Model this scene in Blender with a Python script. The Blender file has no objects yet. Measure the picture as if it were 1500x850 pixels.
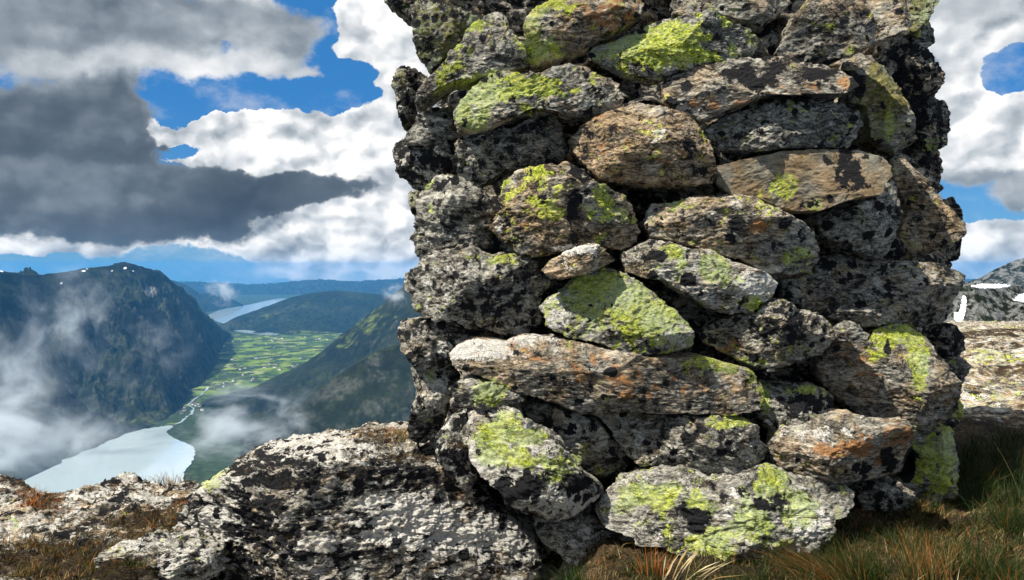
import bpy, bmesh, math, random
import numpy as np
from mathutils import Vector

random.seed(7)
RNG = np.random.default_rng(11)
sc = bpy.context.scene
COL = sc.collection

# ---------------------------------------------------------------- camera geometry (metres, camera looks along +Y)
F, CX, HY, CZ = 1112.0, 750.0, 390.0, 0.85        # focal length and horizon of the 1500 px photograph, eye height
def at(x, y, d):
    return Vector(((x-CX)/F*d, d, CZ-(y-HY)/F*d))

# ---------------------------------------------------------------- numpy noise
_PERM = RNG.permutation(256).astype(np.int32)
_PERM = np.concatenate([_PERM, _PERM, _PERM])
_G = RNG.normal(size=(256, 3)).astype(np.float32); _G /= np.linalg.norm(_G, axis=1)[:, None]
def gnoise(p):
    p = np.asarray(p, dtype=np.float32)
    i = np.floor(p).astype(np.int32); f = p - i; i &= 255
    u = f*f*f*(f*(f*6-15)+10)
    out = np.zeros(len(p), np.float32)
    for dx in (0, 1):
        wx = u[:, 0] if dx else 1-u[:, 0]
        for dy in (0, 1):
            wy = u[:, 1] if dy else 1-u[:, 1]
            for dz in (0, 1):
                wz = u[:, 2] if dz else 1-u[:, 2]
                h = _PERM[_PERM[_PERM[i[:, 0]+dx]+i[:, 1]+dy]+i[:, 2]+dz]
                g = _G[h]
                out += wx*wy*wz*(g[:, 0]*(f[:, 0]-dx)+g[:, 1]*(f[:, 1]-dy)+g[:, 2]*(f[:, 2]-dz))
    return out*1.5
def fbm(p, oct=4, rough=.5):
    a, s, o = 1.0, 0, 0
    for k in range(oct):
        o = o + a*gnoise(p*(2.03**k)+17.3*k); s += a; a *= rough
    return o/s*1.6
def ridged(p, oct=4, rough=.55):
    a, s, o = 1.0, 0, 0
    for k in range(oct):
        o = o + a*(1-np.abs(gnoise(p*(2.07**k)+9.1*k))*2.2); s += a; a *= rough
    return o/s
def sstep(x, a, b):
    t = np.clip((x-a)/(b-a), 0, 1); return t*t*(3-2*t)

# ---------------------------------------------------------------- objects
def new_mesh_obj(name, verts, faces, mat=None, parent=None, smooth=True, attrs=None):
    me = bpy.data.meshes.new(name)
    verts = np.asarray(verts, dtype=np.float32); faces = np.asarray(faces, dtype=np.int32)
    n, k = faces.shape
    me.vertices.add(len(verts)); me.vertices.foreach_set('co', verts.ravel())
    me.loops.add(n*k); me.loops.foreach_set('vertex_index', faces.ravel())
    me.polygons.add(n); me.polygons.foreach_set('loop_start', np.arange(0, n*k, k, dtype=np.int32))
    me.polygons.foreach_set('use_smooth', np.full(n, smooth, dtype=bool))
    me.update(calc_edges=True)
    for an, v in (attrs or {}).items():
        at_ = me.attributes.new(an, 'FLOAT', 'POINT')
        at_.data.foreach_set('value', np.asarray(v, dtype=np.float32))
    o = bpy.data.objects.new(name, me); COL.objects.link(o)
    if mat: me.materials.append(mat)
    if parent: o.parent = parent
    return o
def tag(o, label=None, cat=None, group=None, kind=None):
    for k, v in (('label', label), ('category', cat), ('group', group), ('kind', kind)):
        if v: o[k] = v
    return o
def grid_faces(nu, nv):
    i = np.arange(nu-1)[:, None]*nv + np.arange(nv-1)[None, :]
    i = i.ravel()
    return np.stack([i, i+nv, i+nv+1, i+1], 1)

# ---------------------------------------------------------------- node helper
class NT:
    def __init__(s, tree): s.t = tree; s.L = tree.links
    def put(s, sock, v):
        if isinstance(v, bpy.types.NodeSocket): s.L.new(v, sock)
        elif v is not None:
            if hasattr(sock, 'default_value'):
                try: sock.default_value = v
                except Exception: sock.default_value = (*v, 1.0)
    def n(s, typ, props=None, **ins):
        nd = s.t.nodes.new(typ)
        for k, v in (props or {}).items(): setattr(nd, k, v)
        for k, v in ins.items():
            key = k.replace('_', ' ')
            s.put(nd.inputs[key] if key in nd.inputs else nd.inputs[int(k[1:])], v)
        return nd
    def m(s, op, a, b=None, c=None, clamp=False):
        nd = s.t.nodes.new('ShaderNodeMath'); nd.operation = op; nd.use_clamp = clamp
        for i, v in enumerate((a, b, c)):
            if v is not None: s.put(nd.inputs[i], v)
        return nd.outputs[0]
    def vm(s, op, a, b=None, scale=None):
        nd = s.t.nodes.new('ShaderNodeVectorMath'); nd.operation = op
        s.put(nd.inputs[0], a)
        if b is not None: s.put(nd.inputs[1], b)
        if scale is not None: s.put(nd.inputs['Scale'], scale)
        return nd.outputs['Value'] if op in ('LENGTH', 'DOT_PRODUCT', 'DISTANCE') else nd.outputs[0]
    def noise(s, vec, scale, detail=4, rough=.55, out='Fac', lac=2.0, dist=0.0, dim='3D'):
        nd = s.n('ShaderNodeTexNoise', {'noise_dimensions': dim}, Vector=vec, Scale=float(scale), Detail=float(detail), Roughness=float(rough), Lacunarity=float(lac), Distortion=float(dist))
        return nd.outputs[out]
    def voro(s, vec, scale, feature='F1', out='Distance', rnd=1.0):
        nd = s.n('ShaderNodeTexVoronoi', {'feature': feature}, Vector=vec, Scale=float(scale), Randomness=float(rnd))
        return nd.outputs[out]
    def ss(s, v, a, b, lo=0., hi=1.):
        nd = s.t.nodes.new('ShaderNodeMapRange'); nd.interpolation_type = 'SMOOTHSTEP'
        s.put(nd.inputs[0], v); s.put(nd.inputs[1], a); s.put(nd.inputs[2], b); nd.inputs[3].default_value = lo; nd.inputs[4].default_value = hi
        return nd.outputs[0]
    def lin(s, v, a, b, lo=0., hi=1.):
        nd = s.t.nodes.new('ShaderNodeMapRange')
        s.put(nd.inputs[0], v); nd.inputs[1].default_value = a; nd.inputs[2].default_value = b; nd.inputs[3].default_value = lo; nd.inputs[4].default_value = hi
        return nd.outputs[0]
    def mix(s, f, a, b, blend='MIX'):
        nd = s.t.nodes.new('ShaderNodeMix'); nd.data_type = 'RGBA'; nd.blend_type = blend
        s.put(nd.inputs[0], f)
        for i, v in ((6, a), (7, b)):
            if isinstance(v, tuple) and len(v) == 3: v = (*v, 1.0)
            s.put(nd.inputs[i], v)
        return nd.outputs[2]
    def ramp(s, f, stops, mode='LINEAR'):
        nd = s.t.nodes.new('ShaderNodeValToRGB'); cr = nd.color_ramp; cr.interpolation = mode
        while len(cr.elements) < len(stops): cr.elements.new(.5)
        for e, (p, c) in zip(cr.elements, stops):
            e.position = p; e.color = (*c, 1.0)
        s.put(nd.inputs[0], f); return nd.outputs[0]
    def attr(s, name):
        nd = s.t.nodes.new('ShaderNodeAttribute'); nd.attribute_type = 'GEOMETRY'; nd.attribute_name = name
        return nd.outputs['Fac']
    def hexpos(s, *a): pass
def new_mat(name):
    m = bpy.data.materials.new(name); m.use_nodes = True; m.node_tree.nodes.clear()
    t = NT(m.node_tree); out = t.n('ShaderNodeOutputMaterial')
    return m, t, out

# ---------------------------------------------------------------- rock with lichen
def rock_material(name, spot_scale=1.0, bump=1.0, streak=False):
    m, t, out = new_mat(name)
    co = t.n('ShaderNodeTexCoord').outputs['Object']
    rnd = t.n('ShaderNodeObjectInfo').outputs['Random']
    off = t.n('ShaderNodeCombineXYZ', X=t.m('MULTIPLY', rnd, 37.), Y=t.m('MULTIPLY', rnd, 91.), Z=t.m('MULTIPLY', rnd, 13.)).outputs[0]
    v = t.vm('ADD', t.vm('SCALE', co, scale=t.lin(t.m('FRACT', t.m('MULTIPLY', rnd, 7.3)), 0., 1., .72, 1.35)), off)
    wn = t.noise(v, 9., 2, .5, out='Color')
    vw = t.vm('ADD', v, t.vm('SCALE', t.vm('SUBTRACT', wn, (.5, .5, .5)), scale=.06))
    ang = t.m('MULTIPLY', t.m('SUBTRACT', rnd, .5), 1.1)
    fol = t.n('ShaderNodeMapping', Vector=vw, Scale=(1., 1., 2.6), Rotation=t.n('ShaderNodeCombineXYZ', X=.15, Y=ang, Z=0.).outputs[0]).outputs[0]
    if streak:
        fol = t.n('ShaderNodeMapping', Vector=vw, Scale=(.62, 1., 2.1), Rotation=(.1, .62, .45)).outputs[0]
    bl = fol if streak else vw
    tan, lime, black, rust, pale, oliv, smooth, so = (t.attr(a) for a in ('tan', 'lime', 'black', 'rust', 'pale', 'oliv', 'smooth', 'soil'))
    nf = t.noise(fol, 30., 8, .74)
    gr = t.noise(fol, 170., 5, .72)
    gr2 = t.noise(v, 330., 3, .7)
    low = t.noise(v, 7., 3, .5)
    crys = t.n('ShaderNodeSeparateColor', Color=t.n('ShaderNodeTexVoronoi', {'feature': 'F1'}, Vector=t.vm('ADD', fol, t.vm('SCALE', wn, scale=.03)), Scale=135.).outputs['Color']).outputs[0]
    band = t.noise(t.n('ShaderNodeMapping', Vector=fol, Scale=(.5, .5, 2.2)).outputs[0], 11., 4, .6)
    rb = t.m('FRACT', t.m('MULTIPLY', rnd, 17.7))
    mixv = t.m('ADD', t.m('ADD', t.m('MULTIPLY', nf, .60), t.m('MULTIPLY', gr, .32)), t.m('MULTIPLY', gr2, .08))
    mixv = t.m('ADD', mixv, t.m('MULTIPLY', t.m('SUBTRACT', low, .5), .26))
    mixv = t.m('ADD', mixv, t.m('MULTIPLY', t.m('SUBTRACT', band, .5), t.m('MULTIPLY', rb, .42)))
    mixv = t.m('ADD', mixv, t.m('MULTIPLY', t.m('SUBTRACT', crys, .5), .075))
    base = t.ramp(mixv, [(.385, (.011, .010, .009)), (.445, (.072, .067, .057)), (.495, (.20, .187, .160)), (.555, (.40, .375, .32)), (.65, (.70, .66, .57))])
    sm = t.ramp(t.m('ADD', t.m('MULTIPLY', nf, .7), t.m('MULTIPLY', low, .3)), [(.35, (.12, .11, .085)), (.5, (.24, .22, .17)), (.65, (.36, .33, .26))])
    base = t.mix(t.m('MULTIPLY', smooth, .75), base, sm)
    tl = t.noise(v, 13., 4, .6)
    tf = t.ss(t.m('ADD', t.m('MULTIPLY', tan, .82), t.m('MULTIPLY', t.m('SUBTRACT', tl, .5), 2.4)), .05, .95)
    base = t.mix(1., base, t.mix(tf, (.94, .96, .96), (1.06, .82, .58)), 'MULTIPLY')
    # pale crust, also painted on sunlit stone ends and tops
    pn = t.m('ADD', t.m('MULTIPLY', t.noise(bl, 24.*spot_scale, 6, .68), .66), t.m('MULTIPLY', gr, .3))
    pm = t.ss(t.m('ADD', t.lin(pn, .36, .64), pale), .94, 1.12)
    pc = t.ramp(gr, [(.34, (.16, .15, .13)), (.45, (.47, .45, .40)), (.6, (.74, .72, .67))])
    base = t.mix(pm, base, pc)
    # rust stains
    rn = t.noise(vw, 20., 6, .7)
    rm = t.m('MULTIPLY', t.ss(t.m('ADD', t.lin(rn, .34, .66), t.m('MULTIPLY', rust, .9)), .90, 1.22), t.lin(gr, .38, .52))
    base = t.mix(rm, base, t.ramp(gr2, [(.35, (.20, .085, .03)), (.55, (.46, .21, .07)), (.7, (.56, .34, .15))]))
    # lime map lichen
    ln = t.m('ADD', t.m('MULTIPLY', t.noise(vw, 26., 5, .62), .72), t.m('MULTIPLY', gr, .28))
    lm = t.ss(t.m('ADD', t.lin(ln, .36, .64), lime), .965, 1.03)
    are = t.voro(vw, 210., 'DISTANCE_TO_EDGE')
    lmix = t.m('MULTIPLY', lm, t.m('MULTIPLY', t.ss(are, .02, .10, .4, 1.), t.lin(gr, .38, .56)))
    lc = t.ramp(t.noise(v, 60., 4, .7), [(.34, (.17, .25, .03)), (.46, (.40, .50, .035)), (.57, (.62, .68, .05)), (.7, (.72, .76, .20))])
    lc = t.mix(oliv, lc, t.ramp(t.noise(v, 60., 4, .7), [(.35, (.07, .075, .012)), (.55, (.21, .20, .035)), (.7, (.36, .36, .06))]))
    lc = t.mix(t.m('MULTIPLY', t.ss(low, .46, .60), .55), lc, (.30, .42, .20))
    base = t.mix(lmix, base, lc)
    # black lichen: crusty blots and round dots, also gap shade painted on rubble
    bn = t.m('ADD', t.m('MULTIPLY', t.noise(bl, 21.*spot_scale, 6, .66), .72), t.m('MULTIPLY', gr, .25))
    bm = t.ss(t.m('ADD', t.lin(bn, .36, .64), black), .985, 1.03)
    vd = t.n('ShaderNodeTexVoronoi', {'feature': 'F1'}, Vector=t.vm('ADD', v, t.vm('SCALE', t.noise(v, 70., 4, .65, out='Color'), scale=.034)), Scale=24.)
    cellr = t.n('ShaderNodeSeparateColor', Color=vd.outputs['Color']).outputs[0]
    rad = t.m('SUBTRACT', t.m('MULTIPLY', t.m('SUBTRACT', t.m('ADD', cellr, black), .80), .9), 0.)
    dm = t.m('MULTIPLY', t.ss(t.m('SUBTRACT', rad, vd.outputs['Distance']), -.02, .04), t.ss(black, .06, .14))
    bmask = t.m('MAXIMUM', bm, dm)
    base = t.mix(bmask, base, t.ramp(gr2, [(.4, (.006, .006, .007)), (.65, (.022, .022, .025))]))
    # soil and dead moss
    sn = t.m('ADD', t.m('MULTIPLY', t.noise(vw, 17., 6, .7), .7), t.m('MULTIPLY', gr, .3))
    smk = t.ss(t.m('ADD', t.lin(sn, .36, .64), so), .92, 1.10)
    scol = t.ramp(t.m('ADD', t.m('MULTIPLY', gr, .6), t.m('MULTIPLY', low, .4)), [(.38, (.006, .005, .003)), (.49, (.025, .017, .009)), (.58, (.09, .06, .028)), (.68, (.22, .16, .08))])
    base = t.mix(smk, base, scol)
    h = t.m('ADD', t.m('MULTIPLY', nf, .5), t.m('ADD', t.m('MULTIPLY', gr, .34), t.m('MULTIPLY', gr2, .12)))
    bp = t.n('ShaderNodeBump', Strength=.85*bump, Distance=.022, Height=h)
    bs = t.n('ShaderNodeBsdfPrincipled', Base_Color=base, Roughness=.9, Normal=bp.outputs[0])
    bs.inputs['Specular IOR Level'].default_value = .18
    t.L.new(bs.outputs[0], out.inputs[0])
    return m
ROCK = rock_material('lichen_rock')
BEDROCK = rock_material('lichen_bedrock', spot_scale=.68, bump=1.1, streak=True)

# ---------------------------------------------------------------- stones from outlines
_ICO = {}
def ico(level):
    if level not in _ICO:
        bm = bmesh.new(); bmesh.ops.create_icosphere(bm, subdivisions=level, radius=1.0)
        bm.verts.ensure_lookup_table()
        v = np.array([x.co[:] for x in bm.verts], dtype=np.float32)
        f = np.array([[q.index for q in p.verts] for p in bm.faces], dtype=np.int32)
        bm.free(); _ICO[level] = (v/np.linalg.norm(v, axis=1)[:, None], f)
    return _ICO[level]
def star_radius(poly, theta):
    """distance from the origin to the outline along each angle (outermost crossing)"""
    th = np.linspace(-math.pi, math.pi, 1441)[:-1]
    D = np.stack([np.cos(th), np.sin(th)], 1)
    R = np.full(len(th), 0.0)
    n = len(poly)
    for i in range(n):
        a, b = poly[i], poly[(i+1) % n]
        e = b-a
        det = D[:, 0]*(-e[1]) + e[0]*D[:, 1]
        det = np.where(np.abs(det) < 1e-9, 1e-9, det)
        tt = (a[0]*(-e[1]) + e[0]*a[1])/det
        uu = (D[:, 0]*a[1]-D[:, 1]*a[0])/det
        ok = (uu >= -1e-6) & (uu <= 1+1e-6) & (tt > 0)
        R = np.where(ok, np.maximum(R, tt), R)
    R = np.where(R <= 0, np.median(R), R)
    k = np.array([1, 2, 3, 2, 1.]); k /= k.sum()
    Rp = np.concatenate([R[-4:], R, R[:4]]); R = np.convolve(Rp, k, 'same')[4:-4]
    return np.interp(theta, np.concatenate([th, [math.pi]]), np.concatenate([R, [R[0]]]))
def face_depth(x, y):
    d = 2.32 + (400-y)/1000*.10
    if x < 700: d += min(((700-x)/110.)**2*.13, .22)
    if x > 1240: d += (x-1240)/160.*.50
    return d
def spot_attrs(px, py, prm, front, rel):
    A = {'lime': np.full(len(px), prm.get('lime', 0.)+(.07 if 'at' not in prm and not prm.get('smooth') else 0.)), 'black': np.full(len(px), prm.get('black', 0.)+(.05 if 'at' not in prm and not prm.get('smooth') else 0.)), 'pale': np.full(len(px), prm.get('pale', 0.)),
         'rust': np.full(len(px), prm.get('rust', 0.)), 'tan': np.full(len(px), prm.get('tan', 0.)), 'oliv': np.full(len(px), float(prm.get('oliv', 0.))),
         'smooth': np.full(len(px), float(prm.get('smooth', 0.))), 'soil': np.full(len(px), prm.get('soil', 0.))}
    key = {'L': 'lime', 'K': 'black', 'P': 'pale', 'R': 'rust', 'S': 'soil'}
    x0, x1, y0, y1 = rel
    for k, x, y, rx, ry, s in SPOTS:
        if not (x0-10 <= x <= x1+10 and y0-10 <= y <= y1+10): continue
        q = ((px-x)/(rx*1.25))**2 + ((py-y)/(ry*1.25))**2
        w = np.exp(-q*q*.9)*s*front
        A[key[k]] = A[key[k]] + w
        if k == 'L':
            A['black'] = A['black']*(1-.6*np.clip(w, 0, 1)); 
            if s > .6: A['oliv'] = A['oliv']*(1-np.clip(w, 0, 1))
        if k in 'PR': A['black'] = A['black']*(1-.45*np.clip(w, 0, 1))
    return A
def make_stone(name, poly_px, prm, seed, mat, level=None, facets=10, rough=1.0):
    P = np.array([[float(c) for c in q.split(',')] for q in poly_px.split()])
    cx, cy = P[:, 0].mean(), P[:, 1].mean()
    x0, x1, y0, y1 = P[:, 0].min(), P[:, 0].max(), P[:, 1].min(), P[:, 1].max()
    cx, cy = .5*cx+.25*(x0+x1), .5*cy+.25*(y0+y1)
    T = prm['t']
    d = prm['at'] if 'at' in prm else face_depth(cx, cy) + prm['d']*1.45 + T*.62
    Q = np.stack([(P[:, 0]-cx)/F*d, -(P[:, 1]-cy)/F*d], 1)
    if 'at' not in prm: Q = Q*.978
    # work in a frame where the outline is about round, so the mesh is even along a long stone
    th = np.linspace(-math.pi, math.pi, 400)[:-1]
    C = np.cov(Q.T); ev, E = np.linalg.eigh(C); sc_ = np.sqrt(np.maximum(ev, 1e-6))*1.5
    W = (Q@E)/sc_
    U, Fc = ico(level or (6 if max(x1-x0, y1-y0) > 80 else 5))
    theta = np.arctan2(U[:, 2], U[:, 0]); r = np.sqrt(U[:, 0]**2+U[:, 2]**2)
    lat = np.arcsin(np.clip(U[:, 1], -1, 1))
    e = prm.get('e', .62)
    rr = np.maximum(np.cos(lat), 1e-6)**e; yy = np.sign(lat)*np.abs(np.sin(lat))**(e*1.1)
    R = star_radius(W, theta)
    w2 = np.stack([R*rr*np.cos(theta), R*rr*np.sin(theta)], 1)
    q2 = (w2*sc_)@E.T
    V = np.stack([q2[:, 0], T*yy, q2[:, 1]], 1).astype(np.float32)
    rg = np.random.default_rng(seed)
    size = math.sqrt(max(1e-5, (sc_[0]*sc_[1])))
    ell = V/np.array([size*1.3, T, size])**2
    dirn = ell/np.maximum(np.linalg.norm(ell, axis=1), 1e-6)[:, None]
    so = seed*7.31
    sil = (1-np.abs(dirn[:, 1]))          # 1 at the outline
    big = fbm(V*(1.5/size)+so, 3)*size*.07
    V = V + dirn*(big*(1-.55*sil))[:, None]
    # broken faces
    fl = [(rg.uniform(-.3, .25), rg.uniform(.55, 1.0)), (rg.uniform(-.25, .3), rg.uniform(-1.0, -.5)), (rg.uniform(-.9, -.5), rg.uniform(-.1, .4))] + [(rg.uniform(-.75, .75), rg.uniform(-.75, .75)) for _ in range(facets-3)]
    for k, (a, b) in enumerate(fl):
        nrm = np.array([a*min(1, T/sc_.max()*1.2), -1.0, b*min(1., T/sc_.min())*.9]); nrm /= np.linalg.norm(nrm)
        s = V@nrm
        h = s.max()*rg.uniform(.56, .80)
        V = V - (np.maximum(0, s-h)*.98)[:, None]*nrm[None, :]
    ca, sa = math.cos(rg.uniform(-.5, .5)), math.sin(rg.uniform(-.5, .5))
    Fo = np.stack([V[:, 0]*ca+V[:, 2]*sa, V[:, 1], (-V[:, 0]*sa+V[:, 2]*ca)*2.4], 1)
    mid = fbm(V*15.+so, 4, .55)*.013 + (ridged(Fo*9.+so, 4)-.55)*.012
    fine = (ridged(Fo*34.+so, 3, .6)-.55)*.005 + fbm(V*70.+so, 2)*.0055
    sm = .35 if prm.get('smooth') else 1.0
    V = V + dirn*((mid+fine)*rough*(rg.uniform(.6, 1.15) if 'at' not in prm else 1.)*sm*min(1., size/.05))[:, None]
    o = at(cx, cy, d)
    dep = d+V[:, 1]
    px = CX+(o.x+V[:, 0])/dep*F; py = HY+(CZ-(o.z+V[:, 2]))/dep*F
    front = sstep(-V[:, 1], -T*.8, -T*.1)
    A = spot_attrs(px, py, prm, front, (x0, x1, y0, y1))
    ob = new_mesh_obj(name, V, Fc, mat, attrs=A)
    ob.location = o
    return ob
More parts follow.
